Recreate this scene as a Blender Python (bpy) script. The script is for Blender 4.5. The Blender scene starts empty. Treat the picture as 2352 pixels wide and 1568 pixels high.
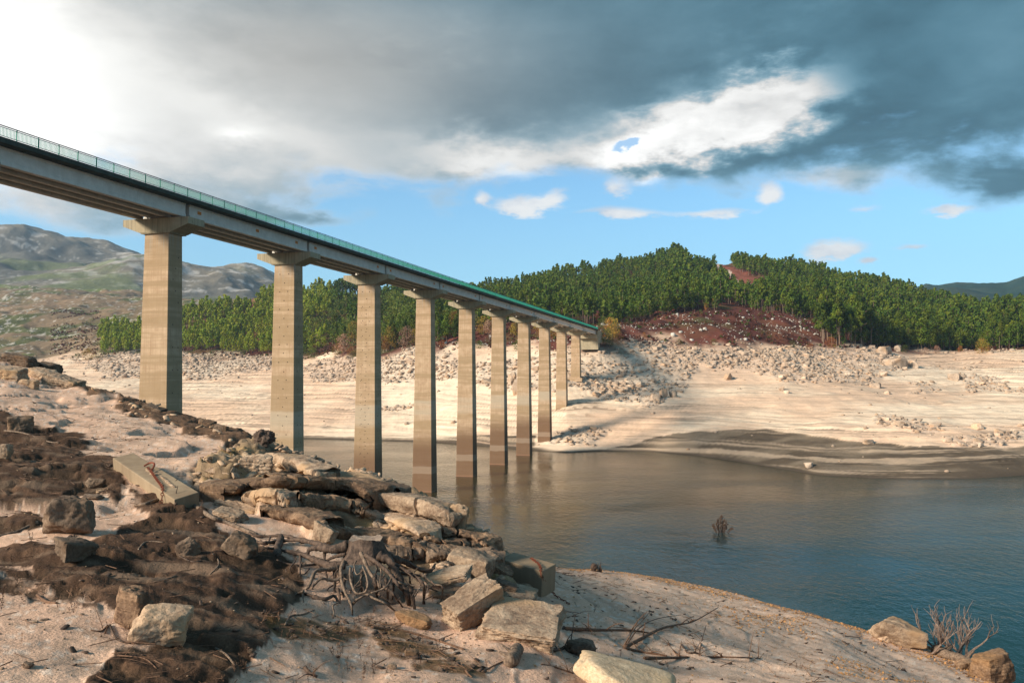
import bpy, math, random
import numpy as np
from mathutils import Vector, Matrix, Euler

C = bpy.context.scene
COL = C.collection
HC = 26.4                      # camera height above the water
FP = 1895.0                    # focal length in layout units (2352 wide)
PITCH = math.radians(2.39)
CP, SP = math.cos(PITCH), math.sin(PITCH)

# ------------------------------------------------------------------ camera
cam_d = bpy.data.cameras.new('camera')
cam = bpy.data.objects.new('camera', cam_d)
COL.objects.link(cam)
cam.location = (0, 0, HC)
cam.rotation_euler = (math.radians(90) + PITCH, 0, 0)
cam_d.sensor_width = 36
cam_d.lens = FP / 2352 * 36
cam_d.clip_start = 0.05
cam_d.clip_end = 20000
C.camera = cam
C.view_settings.view_transform = 'Standard'
C.view_settings.look = 'None'
C.view_settings.gamma = 1
C.view_settings.exposure = 0.45
C.cycles.max_bounces = 6
C.cycles.diffuse_bounces = 3
C.cycles.glossy_bounces = 3
C.cycles.transparent_max_bounces = 12
C.cycles.volume_bounces = 0

# ------------------------------------------------------------------ node helpers
class NV:
    """a value in a node tree, with arithmetic"""
    def __init__(s, nt, sock): s.nt, s.s = nt, sock
    def _op(s, op, *a, clamp=False):
        n = s.nt.nodes.new('ShaderNodeMath'); n.operation = op; n.use_clamp = clamp
        for i, v in enumerate((s,) + a):
            if isinstance(v, NV): s.nt.links.new(v.s, n.inputs[i])
            else: n.inputs[i].default_value = v
        return NV(s.nt, n.outputs[0])
    def __add__(s, o): return s._op('ADD', o)
    __radd__ = __add__
    def __sub__(s, o): return s._op('SUBTRACT', o)
    def __rsub__(s, o): return (s * -1) + o
    def __mul__(s, o): return s._op('MULTIPLY', o)
    __rmul__ = __mul__
    def __truediv__(s, o): return s._op('DIVIDE', o)
    def pow(s, o): return s._op('POWER', o)
    def exp(s): return s._op('EXPONENT')
    def max(s, o): return s._op('MAXIMUM', o)
    def min(s, o): return s._op('MINIMUM', o)
    def clamp(s): return s._op('ADD', 0.0, clamp=True)
    def sqrt(s): return s._op('SQRT')
    def atan2(s, o): return s._op('ARCTAN2', o)
    def step(s, a, b):
        n = s.nt.nodes.new('ShaderNodeMapRange'); n.interpolation_type = 'SMOOTHSTEP'
        s.nt.links.new(s.s, n.inputs[0]); n.inputs[1].default_value = a; n.inputs[2].default_value = b
        return NV(s.nt, n.outputs[0])

def combine(nt, x, y, z):
    n = nt.nodes.new('ShaderNodeCombineXYZ')
    for i, v in enumerate((x, y, z)):
        if isinstance(v, NV): nt.links.new(v.s, n.inputs[i])
        else: n.inputs[i].default_value = v
    return n.outputs[0]

def noise(nt, vec, scale, detail=5, rough=.55, dist=0.0):
    n = nt.nodes.new('ShaderNodeTexNoise'); n.inputs['Scale'].default_value = scale
    n.inputs['Detail'].default_value = detail; n.inputs['Roughness'].default_value = rough
    n.inputs['Distortion'].default_value = dist
    if vec is not None: nt.links.new(vec, n.inputs['Vector'])
    return NV(nt, n.outputs['Fac'])

def mixc(nt, f, a, b, mode='MIX'):
    n = nt.nodes.new('ShaderNodeMix'); n.data_type = 'RGBA'; n.blend_type = mode
    if isinstance(f, NV): nt.links.new(f.s, n.inputs[0])
    else: n.inputs[0].default_value = f
    for i, v in ((6, a), (7, b)):
        if isinstance(v, tuple): n.inputs[i].default_value = (*v, 1) if len(v) == 3 else v
        else: nt.links.new(v, n.inputs[i])
    return n.outputs[2]

# ------------------------------------------------------------------ sky
SUN_AZ = math.radians(180 + 62)     # where the sun stands, from +Y towards +X
SUN_EL = math.radians(26)
SUNV = Vector((math.sin(SUN_AZ) * math.cos(SUN_EL), math.cos(SUN_AZ) * math.cos(SUN_EL), math.sin(SUN_EL)))

world = bpy.data.worlds.new('World'); C.world = world; world.use_nodes = True
wt = world.node_tree; wt.nodes.clear()
out = wt.nodes.new('ShaderNodeOutputWorld'); bg = wt.nodes.new('ShaderNodeBackground')
wt.links.new(bg.outputs[0], out.inputs[0]); bg.inputs[1].default_value = 0.1
sky = wt.nodes.new('ShaderNodeTexSky'); sky.sky_type = 'NISHITA'; sky.sun_disc = False
sky.sun_elevation = SUN_EL; sky.sun_rotation = SUN_AZ; sky.altitude = 500; sky.air_density = 1.0; sky.dust_density = .6
tc = wt.nodes.new('ShaderNodeTexCoord'); sp = wt.nodes.new('ShaderNodeSeparateXYZ')
wt.links.new(tc.outputs['Generated'], sp.inputs[0])
dx, dy, dz = (NV(wt, sp.outputs[i]) for i in range(3))
az = dx.atan2(dy)                                   # 0 = +Y
el = dz / (dx * dx + dy * dy).max(1e-4).sqrt()      # tangent of the elevation
# cloud-layer coordinates: the layer is a plane far above, so it flattens towards the horizon
k = dz.max(0.0) + 0.16
lay = combine(wt, dx / k, dy / k, 0.0)
n1 = noise(wt, lay, 0.9, 8, .55, .3)
n2 = noise(wt, lay, 2.6, 8, .6, .4)
n3 = noise(wt, combine(wt, az, el * 1.6, 3.7), 7.0, 7, .58, .2)
n4 = noise(wt, combine(wt, az, el * 2.2, 9.1), 16.0, 6, .6, .1)
def px_ae(x, y):
    u = (x - 1176) / FP
    return math.atan(u), (863 - y) / FP / math.sqrt(1 + u * u)
def blob(x, y, w, h, rot=0, wob=0.0):
    a0, e0 = px_ae(x, y); w /= FP; h /= FP
    c, s = math.cos(rot), math.sin(rot)
    a = az - a0; e = el - e0
    if wob:
        a = a + (n3 - .5) * wob; e = e + (n4 - .5) * wob
    p = (a * c + e * s) * (1 / w); q = (e * c - a * s) * (1 / h)
    return ((p * p + q * q) * -1.0).exp()
edge = el - 0.212 - az * 0.02 + (n1 - .5) * .10 + (n2 - .5) * .10 + (n3 - .5) * .16
edge = edge - blob(1330, 445, 260, 45) * .05 + blob(2352, 430, 150, 60) * .06 + blob(230, 470, 420, 90) * .06
edge = edge + blob(1600, 340, 330, 60) * .04 + blob(700, 500, 130, 25, 0, .03) * .07 - blob(560, 560, 200, 60) * .05
dens = edge.step(-0.012, 0.045)
# small fair-weather clouds in the blue
cum = blob(1925, 570, 72, 24, 0, .05) * 1.25 + blob(1105, 455, 28, 26, 0, .05) + blob(1180, 470, 45, 22, 0, .05) \
    + blob(1260, 450, 60, 26, .2, .06) * .9 + blob(1420, 430, 55, 36, 0, .07) * .9 + blob(1420, 487, 110, 14, 0, .03) * .9 \
    + blob(1650, 486, 100, 12, 0, .03) * .85 + blob(1775, 435, 28, 28, .5, .05) + blob(2100, 570, 40, 12, 0, .03) * .9 \
    + blob(2002, 600, 24, 9, 0, .02) + blob(2185, 478, 60, 14, 0, .04) + blob(1880, 608, 30, 10, 0, .02) * .7 + blob(1990, 480, 60, 16, 0, .05) * .7
cumd = (cum + (n4 - .5) * 1.1 + (n3 - .5) * .5).step(0.34, 1.0)
hole = blob(1590, 300, 250, 76, .22, .12) * 1.35 + blob(1760, 225, 130, 60, .25, .10) * 1.1 + blob(1420, 350, 80, 36, 0, .08) * .5
bluehole = blob(1440, 325, 40, 12, .2, .05)
dens = dens * (1 - (bluehole * 1.4 + (n4 - .5) * .6).step(.45, .9) * .8)
glow = blob(-80, 170, 235, 270, 0, .08) * 1.0 + blob(200, 110, 420, 230, -.2, .14) * .30 + blob(800, 30, 600, 110, 0, .05) * .16
light = blob(400, 330, 560, 140, 0, .08) * .40 + blob(850, 200, 420, 120) * .05 + blob(640, 170, 420, 120, 0, .08) * .11 + blob(1180, 350, 260, 50, 0, .08) * .46 + blob(600, 290, 330, 45, -.35, .05) * .16 \
    + blob(1150, 370, 120, 40, 0, .1) * .25 + blob(550, 305, 50, 25, 0, .05) * .3 + blob(2330, 60, 160, 120) * .10 + blob(1900, 415, 150, 30, 0, .06) * .40 \
    + blob(1380, 290, 160, 50, 0, .05) * .18
b = 0.165 + (n2 - .5) * .21 + (n1 - .5) * .12 + (n3 - .5) * .16 + (n4 - .5) * .05 + glow + light \
    + (hole + (n3 - .5) * .7 + (n4 - .5) * .5).step(.02, 1.35) * (.78 + (n4 - .5) * .8 + (n3 - .5) * .6)
b = b + (1 - dens) * .42                            # thin edges let light through
b = b - blob(1050, 285, 260, 45, .1) * .02
behind = dy.step(-0.2, 0.35)                        # ordinary broken cloud behind the viewer
b = b * behind + (1 - behind) * (n2 * .42 + .08)
dens = dens * behind + (1 - behind) * (n1 + (n2 - .5) * .5).step(.42, .6)
b = b.max(0.055).min(1.25)
cool = b.step(.08, .8)
tint = mixc(wt, cool, (0.36, 1.02, 1.40), (1.0, .985, .955))
warmgrey = mixc(wt, blob(620, 130, 650, 260), tint, (1.04, 1.02, .96))
vm = wt.nodes.new('ShaderNodeVectorMath'); vm.operation = 'SCALE'
wt.links.new(warmgrey, vm.inputs[0]); wt.links.new((b * 7.6).s, vm.inputs['Scale'])
skyc = mixc(wt, 1.0, sky.outputs[0], (.92, 1.36, 1.52), 'MULTIPLY')
hz = (1 - el.step(0.0, 0.30)) * 0.62
skyc = mixc(wt, hz, skyc, (2.5, 4.9, 6.9))
cumc = mixc(wt, n4.step(.35, .65), (5.0, 5.3, 5.8), (7.4, 7.3, 7.1))
c1 = mixc(wt, cumd * .93, skyc, cumc)
c2 = mixc(wt, dens, c1, vm.outputs[0])
low = dz.step(-0.02, 0.0)
c3 = mixc(wt, low, (1.6, 1.5, 1.3), c2)
wt.links.new(c3, bg.inputs[0])
world.cycles.sampling_method = 'MANUAL'; world.cycles.sample_map_resolution = 1024

# ------------------------------------------------------------------ sun
sl = bpy.data.lights.new('sun', 'SUN'); sl.energy = 5.3; sl.angle = math.radians(13.0); sl.color = (1.0, .895, .74)
sun = bpy.data.objects.new('sun', sl); COL.objects.link(sun)
sun.rotation_euler = (-SUNV).to_track_quat('-Z', 'Y').to_euler()

# ------------------------------------------------------------------ numpy noise
def _h(ix, iy, iz, seed):
    h = (ix.astype(np.int64) * 374761393 + iy.astype(np.int64) * 668265263 + iz.astype(np.int64) * 2147483647 + seed * 974711) & 0xffffffff
    h = ((h ^ (h >> 13)) * 1274126177) & 0xffffffff
    h = ((h ^ (h >> 16)) * 2246822519) & 0xffffffff
    return ((h ^ (h >> 15)) & 0xffffff) / float(0xffffff) * 2 - 1
def vnoise(x, y, z=0.0, seed=0):
    x = np.asarray(x, float); y = np.asarray(y, float); z = np.zeros_like(x) + z
    ix, iy, iz = np.floor(x), np.floor(y), np.floor(z)
    fx, fy, fz = x - ix, y - iy, z - iz
    fx, fy, fz = (t * t * t * (t * (t * 6 - 15) + 10) for t in (fx, fy, fz))
    r = 0
    for a in (0, 1):
        for b_ in (0, 1):
            for c in (0, 1):
                w = (fx if a else 1 - fx) * (fy if b_ else 1 - fy) * (fz if c else 1 - fz)
                r = r + w * _h(ix + a, iy + b_, iz + c, seed)
    return r
def fbm(x, y, z=0.0, oct=5, seed=0, gain=.5):
    r = 0; a = 1; t = 0
    for o in range(oct):
        r = r + a * vnoise(x * 2 ** o + 17.3 * o, y * 2 ** o - 9.1 * o, np.asarray(z) * 2 ** o, seed + o * 31)
        t += a; a *= gain
    return r / t * 1.6
def sstep(a, b_, x):
    t = np.clip((x - a) / (b_ - a), 0, 1); return t * t * (3 - 2 * t)

# ------------------------------------------------------------------ picture <-> world
def ray(x, y):
    d = (FP * CP - (784 - y) * SP)
    return (x - 1176) / d, (FP * SP + (784 - y) * CP) / d
def P(x, y, Y):
    u, s = ray(x, y); return Vector((u * Y, Y, HC + s * Y))
def proj(X, Y, Z):
    fwd = Y * CP + (Z - HC) * SP; up = -Y * SP + (Z - HC) * CP
    return 1176 + FP * X / fwd, 784 - FP * up / fwd
def inpoly(px, py, poly):
    r = np.zeros(px.shape, bool); n = len(poly); j = n - 1
    for i in range(n):
        xi, yi = poly[i]; xj, yj = poly[j]
        if yi != yj:
            r ^= ((yi > py) != (yj > py)) & (px < (xj - xi) * (py - yi) / (yj - yi) + xi)
        j = i
    return r

# ------------------------------------------------------------------ objects
def tag(o, label=None, cat=None, group=None, kind=None):
    if label: o['label'] = label
    if cat: o['category'] = cat
    if group: o['group'] = group
    if kind: o['kind'] = kind
    return o
def empty(name, loc=(0, 0, 0), rot=(0, 0, 0)):
    o = bpy.data.objects.new(name, None); COL.objects.link(o); o.location = loc; o.rotation_euler = rot
    o.empty_display_size = .2
    return o
def mesh_data(name, V, F, mats, smooth=False, col=None, mi=None, colname='alb'):
    me = bpy.data.meshes.new(name)
    V = np.asarray(V, np.float32)
    if isinstance(F, np.ndarray):
        n, kk = F.shape
        me.vertices.add(len(V)); me.vertices.foreach_set('co', V.ravel())
        me.loops.add(n * kk); me.loops.foreach_set('vertex_index', F.astype(np.int32).ravel())
        me.polygons.add(n); me.polygons.foreach_set('loop_start', np.arange(0, n * kk, kk, dtype=np.int32))
        me.update(calc_edges=True)
    else:
        me.from_pydata(V.tolist(), [], F); me.update()
    for m in (mats if isinstance(mats, (list, tuple)) else [mats]): me.materials.append(m)
    if smooth: me.polygons.foreach_set('use_smooth', np.ones(len(me.polygons), bool))
    if mi is not None: me.polygons.foreach_set('material_index', np.asarray(mi, np.int32))
    if col is not None:
        ca = me.color_attributes.new(colname, 'FLOAT_COLOR', 'POINT')
        cc = np.ones((len(V), 4), np.float32); cc[:, :3] = col
        ca.data.foreach_set('color', cc.ravel())
    me.update()
    return me
def obj(name, me, parent=None, loc=(0, 0, 0), rot=(0, 0, 0), scale=(1, 1, 1)):
    o = bpy.data.objects.new(name, me); COL.objects.link(o)
    o.location = loc; o.rotation_euler = rot; o.scale = scale
    if parent: o.parent = parent
    return o
class MB:
    """collects shapes into one mesh"""
    def __init__(s): s.v = []; s.f = []; s.m = []; s.n = 0
    def add(s, V, F, m=0):
        s.v.append(np.asarray(V, float)); s.f += [tuple(int(i) + s.n for i in f) for f in F]; s.m += [m] * len(F); s.n += len(V); return s
    def box(s, c, d, rot=None, m=0, taper=None):
        V = np.array([(x, y, z) for z in (-.5, .5) for y in (-.5, .5) for x in (-.5, .5)], float)
        if taper: V[4:, :2] *= taper
        V = V * np.array(d)
        if rot is not None: V = V @ np.array(rot).T
        return s.add(V + np.array(c), [(0, 2, 3, 1), (4, 5, 7, 6), (0, 1, 5, 4), (2, 6, 7, 3), (0, 4, 6, 2), (1, 3, 7, 5)], m)
    def data(s, name, mats, smooth=False): return mesh_data(name, np.concatenate(s.v), s.f, mats, smooth, mi=s.m)
    def build(s, name, mats, parent=None, smooth=False, **k): return obj(name, s.data(name, mats, smooth), parent, **k)

def catmull(pts, per=6):
    p = [Vector(q) for q in pts]; p = [p[0] * 2 - p[1]] + p + [p[-1] * 2 - p[-2]]; o = []
    for i in range(1, len(p) - 2):
        for j in range(per):
            t = j / per; a, b_, c, d = p[i - 1:i + 3]
            o.append(.5 * ((2 * b_) + (c - a) * t + (2 * a - 5 * b_ + 4 * c - d) * t * t + (3 * b_ - a - 3 * c + d) * t ** 3))
    o.append(p[-2]); return o
def tube(pts, r0, r1, sides=7, per=6, wob=0.0, seed=0, rmid=None):
    """a tapering round stick through the points"""
    c = catmull(pts, per) if per > 1 else [Vector(q) for q in pts]
    rnd = random.Random(seed); n = len(c); V = []; F = []
    up = Vector((0.13, 0.21, 1)).normalized()
    for i, q in enumerate(c):
        t = (c[min(i + 1, n - 1)] - c[max(i - 1, 0)]).normalized()
        a = t.cross(up)
        if a.length < .05: a = t.cross(Vector((1, 0, 0)))
        a.normalize(); b_ = t.cross(a)
        s_ = i / (n - 1); r = r0 + (r1 - r0) * s_ ** .85
        if wob: r *= 1 + rnd.uniform(-wob, wob)
        for k_ in range(sides):
            th = k_ / sides * math.tau; rr = r * (1 + (rnd.uniform(-wob, wob) * .6 if wob else 0))
            V.append(q + a * math.cos(th) * rr + b_ * math.sin(th) * rr)
    for i in range(n - 1):
        for k_ in range(sides):
            k2 = (k_ + 1) % sides
            F.append((i * sides + k_, i * sides + k2, (i + 1) * sides + k2, (i + 1) * sides + k_))
    F.append(tuple(range(sides - 1, -1, -1))); F.append(tuple((n - 1) * sides + i for i in range(sides)))
    return [tuple(v) for v in V], F
# ------------------------------------------------------------------ materials
def new_mat(name):
    m = bpy.data.materials.new(name); m.use_nodes = True
    nt = m.node_tree; p = nt.nodes['Principled BSDF']; p.inputs['Roughness'].default_value = .85
    p.inputs['Specular IOR Level'].default_value = .25
    return m, nt, p
def geo_pos(nt):
    return nt.nodes.new('ShaderNodeNewGeometry').outputs['Position']
def obj_pos(nt):
    return nt.nodes.new('ShaderNodeTexCoord').outputs['Object']
def mapping(nt, vec, scale=(1, 1, 1), rot=(0, 0, 0), loc=(0, 0, 0)):
    n = nt.nodes.new('ShaderNodeMapping'); n.inputs['Scale'].default_value = scale; n.inputs['Rotation'].default_value = rot
    n.inputs['Location'].default_value = loc; nt.links.new(vec, n.inputs['Vector']); return n.outputs[0]
def bump(nt, p, h, strength, dist):
    n = nt.nodes.new('ShaderNodeBump'); n.inputs['Strength'].default_value = strength; n.inputs['Distance'].default_value = dist
    nt.links.new(h.s, n.inputs['Height']); nt.links.new(n.outputs[0], p.inputs['Normal']); return n
def attr(nt, name):
    n = nt.nodes.new('ShaderNodeAttribute'); n.attribute_name = name; return n.outputs['Color']
def sepz(nt, vec):
    n = nt.nodes.new('ShaderNodeSeparateXYZ'); nt.links.new(vec, n.inputs[0]); return [NV(nt, n.outputs[i]) for i in range(3)]

def mat_terrain(name, s_lo, s_hi, bd, bs=.6, var=.35, stretch=None, grain=0, lines=0):
    """surface colour comes from the per-vertex colour, broken up by noise"""
    m, nt, p = new_mat(name); g = geo_pos(nt)
    gs = mapping(nt, g, stretch) if stretch else g
    a = noise(nt, gs, s_lo, 6, .6); b_ = noise(nt, gs, s_hi, 5, .65)
    v = (a - .5) * var * 2 + (b_ - .5) * var * 2 + 1.0
    if lines:
        ln = noise(nt, mapping(nt, g, (.018, .018, 2.6)), 1.0, 5, .7, .2); l2 = noise(nt, mapping(nt, g, (.03, .03, .25)), 1.0, 3, .5)
        v = v - ln.step(.54, .62) * l2.step(.42, .58) * lines + (1 - ln.step(.36, .44)) * .10
    if grain:
        gr = noise(nt, g, grain, 2, .6); v = v + (gr - .5) * 1.1 + gr.step(.66, .74) * .35
    sc = nt.nodes.new('ShaderNodeVectorMath'); sc.operation = 'SCALE'
    nt.links.new(attr(nt, 'alb'), sc.inputs[0]); nt.links.new(v.s, sc.inputs['Scale'])
    nt.links.new(sc.outputs[0], p.inputs['Base Color'])
    p.inputs['Roughness'].default_value = .95; p.inputs['Specular IOR Level'].default_value = .1
    bump(nt, p, a * .6 + b_ * .5, bs, bd)
    return m
def mat_rock(name, c1, c2, c3=None, s=3.0, bd=.02, strata=0.0):
    m, nt, p = new_mat(name); o = obj_pos(nt); g = geo_pos(nt)
    a = noise(nt, g, s, 7, .62, .4); b_ = noise(nt, g, s * 7, 6, .65); d = noise(nt, g, s * .35, 3, .5)
    c = mixc(nt, (a * .7 + b_ * .5 - .1).step(.3, .72), c1, c2)
    if c3: c = mixc(nt, d.step(.5, .66) * .8, c, c3)
    sp_ = noise(nt, g, s * 22, 3, .7); c = mixc(nt, sp_.step(.56, .70) * .5, c, c1); c = mixc(nt, (1 - sp_.step(.30, .42)) * .4, c, c2)
    oi = nt.nodes.new('ShaderNodeObjectInfo'); rv = NV(nt, oi.outputs['Random']) * .4 + .8
    sc = nt.nodes.new('ShaderNodeVectorMath'); sc.operation = 'SCALE'; nt.links.new(c, sc.inputs[0]); nt.links.new(rv.s, sc.inputs['Scale'])
    nt.links.new(sc.outputs[0], p.inputs['Base Color'])
    hgt = a * .6 + b_ * .45
    if strata:
        st = noise(nt, mapping(nt, o, (1.2, 1.2, 26)), 1.0, 4, .6); hgt = hgt + st * strata
    bump(nt, p, hgt, .9, bd); p.inputs['Roughness'].default_value = .9
    return m
M = {}
M['sand'] = mat_terrain('sand', 2.2, 38, .035, .9, .20, None, 75)
M['shore'] = mat_terrain('shore_sand', .25, 1.6, .35, .8, .22, None, 0, .42)
M['hill'] = mat_terrain('hill_ground', .06, .6, .6, .6, .35)
M['mountain'] = mat_terrain('mountain_ground', .012, .06, 6, .8, .4)
M['rock'] = mat_rock('sandstone', (.075, .040, .024), (.35, .215, .125), (.27, .145, .065), 3.2, .05, .6)
M['rock_pale'] = mat_rock('pale_stone', (.16, .095, .058), (.52, .365, .24), (.40, .245, .13), 4.0, .035)
M['rock_yellow'] = mat_rock('yellow_stone', (.34, .225, .13), (.62, .465, .30), (.52, .35, .19), 5.0, .03)
M['rock_grey'] = mat_rock('grey_stone', (.070, .043, .028), (.26, .175, .115), (.19, .11, .06), 4.0, .04)
M['rock_far'] = mat_rock('shore_stone', (.29, .20, .14), (.66, .49, .35), (.52, .33, .20), .5, .15)
M['rock_white'] = mat_rock('white_granite', (.30, .26, .21), (.56, .51, .44), None, .5, .15)

def mat_wood(name, c1, c2, s=18, rough=.8):
    m, nt, p = new_mat(name); g = geo_pos(nt)
    a = noise(nt, g, s, 6, .65, .6); b_ = noise(nt, mapping(nt, obj_pos(nt), (60, 60, 6)), 1, 4, .6)
    nt.links.new(mixc(nt, (a * .6 + b_ * .5 - .05).step(.32, .7), c1, c2), p.inputs['Base Color'])
    bump(nt, p, a * .5 + b_ * .6, .9, .008); p.inputs['Roughness'].default_value = rough
    return m
M['root'] = mat_wood('dead_root', (.028, .017, .012), (.15, .095, .065))
M['root_pale'] = mat_wood('bleached_wood', (.055, .034, .023), (.27, .185, .125), 25)
M['twig'] = mat_wood('dry_twig', (.07, .035, .02), (.22, .12, .07), 25)
M['stump_top'] = mat_wood('sawn_wood', (.18, .12, .085), (.40, .30, .22), 14)
M['bush_grey'] = mat_wood('grey_twig', (.10, .065, .05), (.30, .21, .16), 25)

def mat_concrete(name, c1, c2, pier=False, dark=.0):
    m, nt, p = new_mat(name); g = geo_pos(nt); x, y, z = sepz(nt, g)
    a = noise(nt, g, .9, 6, .6); f = noise(nt, g, 9, 4, .6)
    streak = noise(nt, mapping(nt, g, (4.5, 4.5, .12)), 1.2, 5, .65)
    c = mixc(nt, (a * .5 + streak * .5).step(.32, .68), c1, c2)
    if pier:
        # pour lifts: 1.5 m courses, and the tide marks of the reservoir
        band = noise(nt, mapping(nt, g, (.02, .02, .55)), 1.0, 4, .75)
        c = mixc(nt, band.step(.42, .56) * .8, c, (.33, .22, .12))
        zz = z + (noise(nt, mapping(nt, g, (.5, .5, .5)), .8, 3, .5) - .5) * .5
        c = mixc(nt, (1 - zz.step(9.0, 15.0)) * .88, c, (.145, .076, .040))
        pale = zz.step(16, 17.5) * (1 - zz.step(20.5, 21.0))
        c = mixc(nt, pale * .40 * (band.step(.3, .6) + .3), c, (.50, .42, .32))
        l2 = zz.step(4.0, 4.2) * (1 - zz.step(5.7, 5.85))
        c = mixc(nt, l2 * .6, c, (.32, .23, .16))
        c = mixc(nt, (1 - z.step(.15, .5)) * .5, c, (.30, .15, .09))
        top = z.step(40.0, 44.5)
        c = mixc(nt, top * (streak.step(.45, .62)) * .55, c, (.30, .28, .24))
        course = nt.nodes.new('ShaderNodeTexWave'); course.wave_type = 'BANDS'; course.bands_direction = 'Z'; course.inputs['Scale'].default_value = .333 / 2
        course.wave_profile = 'SAW'; nt.links.new(g, course.inputs[0])
        ln = NV(nt, course.outputs['Fac']); c = mixc(nt, (1 - ln.step(.0, .035)) * .22, c, (.13, .09, .05))
        board = noise(nt, mapping(nt, g, (.3, .3, 5.0)), 1.0, 3, .7)
        c = mixc(nt, board.step(.5, .7) * .16, c, (.14, .09, .05))
    if dark:
        c = mixc(nt, streak.step(.44, .64) * dark, c, (.022, .028, .024))
    nt.links.new(c, p.inputs['Base Color']); bump(nt, p, a * .5 + f * .4, .35, .03); p.inputs['Roughness'].default_value = .85
    return m
M['pier'] = mat_concrete('pier_concrete', (.37, .235, .135), (.54, .375, .24), True)
M['cap'] = mat_concrete('crosshead_concrete', (.34, .27, .17), (.46, .38, .26), dark=.45)
M['girder'] = mat_concrete('girder_concrete', (.55, .50, .44), (.74, .69, .62), dark=.12)
M['fascia'] = mat_concrete('mossy_concrete', (.030, .042, .034), (.075, .085, .065), dark=.6)
M['slab'] = mat_concrete('old_concrete', (.20, .135, .08), (.31, .225, .14))
def plain(name, c, rough=.6, metal=0.0):
    m, nt, p = new_mat(name); g = geo_pos(nt); a = noise(nt, g, 3, 5, .6)
    nt.links.new(mixc(nt, a.step(.3, .7), tuple(v * .75 for v in c), tuple(min(1, v * 1.15) for v in c)), p.inputs['Base Color'])
    p.inputs['Roughness'].default_value = rough; p.inputs['Metallic'].default_value = metal; return m
M['rail'] = plain('green_paint', (.008, .20, .14), .5)
M['rail_dark'] = plain('dark_green_paint', (.012, .05, .045), .5)
M['asphalt'] = plain('asphalt', (.05, .05, .05), .9)
M['mark'] = plain('orange_mark', (.62, .22, .05), .8)
M['bearing'] = plain('bearing_pad', (.5, .48, .44), .8)
M['hole'] = plain('dark_hole', (.012, .01, .008), .95)
M['rust'] = plain('rusty_iron', (.17, .045, .022), .9)
M['leaf_litter'] = plain('dry_leaves', (.42, .21, .08), .9)

def mat_leaf(name, c1, c2, c3, rnd=True, sc=.16):
    m, nt, p = new_mat(name); g = geo_pos(nt)
    a = noise(nt, g, sc, 3, .5); b_ = noise(nt, g, 1.3, 3, .6)
    c = mixc(nt, b_.step(.3, .7), c1, c2); c = mixc(nt, a.step(.42, .66) * .75, c, c3)
    if rnd:
        oi = nt.nodes.new('ShaderNodeObjectInfo'); rv = NV(nt, oi.outputs['Random']) * .7 + .62
    else:
        rv = noise(nt, g, .11, 2, .5) * .9 + .55
    s_ = nt.nodes.new('ShaderNodeVectorMath'); s_.operation = 'SCALE'; nt.links.new(c, s_.inputs[0]); nt.links.new(rv.s, s_.inputs['Scale'])
    c = s_.outputs[0]
    nt.links.new(c, p.inputs['Base Color']); p.inputs['Roughness'].default_value = .7
    tr = nt.nodes.new('ShaderNodeBsdfTranslucent'); nt.links.new(c, tr.inputs[0])
    mx = nt.nodes.new('ShaderNodeMixShader'); mx.inputs[0].default_value = .3
    nt.links.new(p.outputs[0], mx.inputs[1]); nt.links.new(tr.outputs[0], mx.inputs[2])
    nt.links.new(mx.outputs[0], nt.nodes['Material Output'].inputs[0])
    return m
M['pine'] = mat_leaf('pine_needles', (.036, .076, .008), (.125, .175, .014), (.17, .18, .012))
M['pine_mass'] = mat_leaf('pine_wood_needles', (.034, .078, .009), (.118, .178, .014), (.18, .19, .012), False)
M['pine_bright'] = mat_leaf('young_pine_needles', (.11, .17, .012), (.31, .36, .03), (.36, .33, .025))
M['oak'] = mat_leaf('oak_leaves', (.07, .12, .02), (.15, .18, .025), (.22, .19, .03))
M['autumn'] = mat_leaf('yellow_leaves', (.28, .20, .03), (.40, .27, .04), (.34, .14, .03))
M['orange'] = mat_leaf('orange_leaves', (.30, .12, .03), (.42, .20, .05), (.24, .06, .02))
M['pink'] = mat_leaf('bare_twigs', (.30, .17, .11), (.42, .26, .17), (.34, .16, .10))
M['shrub'] = mat_leaf('shrub_leaves', (.05, .09, .015), (.12, .16, .02), (.10, .08, .02))
M['bark'] = plain('pine_bark', (.21, .14, .095), .95)

# water
m, nt, p = new_mat('lake_water'); M['water'] = m; g = geo_pos(nt)
w1 = noise(nt, mapping(nt, g, (1.0, .55, 1), (0, 0, .45)), .8, 4, .6, .3)
w2 = noise(nt, mapping(nt, g, (1.0, .7, 1), (0, 0, -.25)), 2.6, 3, .55, .2)
w3 = noise(nt, mapping(nt, g, (.6, 1.0, 1), (0, 0, .2)), .045, 3, .5)
big = w3.step(.35, .65)
wx_, wy_, wz_ = sepz(nt, g); tint_noise = noise(nt, g, .012, 4, .5)
mixf = ((wy_ * -1.0 + 158) * .011 + (wx_ + 20) * .0075 + (tint_noise - .5) * .5).step(-.1, 1.0)     # far water browner: its own tint plus the sand's reflection painted in; teal near
nt.links.new(mixc(nt, mixf, (.046, .036, .015), (.003, .034, .034)), p.inputs['Base Color'])
p.inputs['Roughness'].default_value = .08; p.inputs['IOR'].default_value = 1.33; p.inputs['Specular IOR Level'].default_value = .22
bump(nt, p, (w1 * .8 + w2 * .22) * (big * .6 + .4), 1.0, .19)
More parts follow.
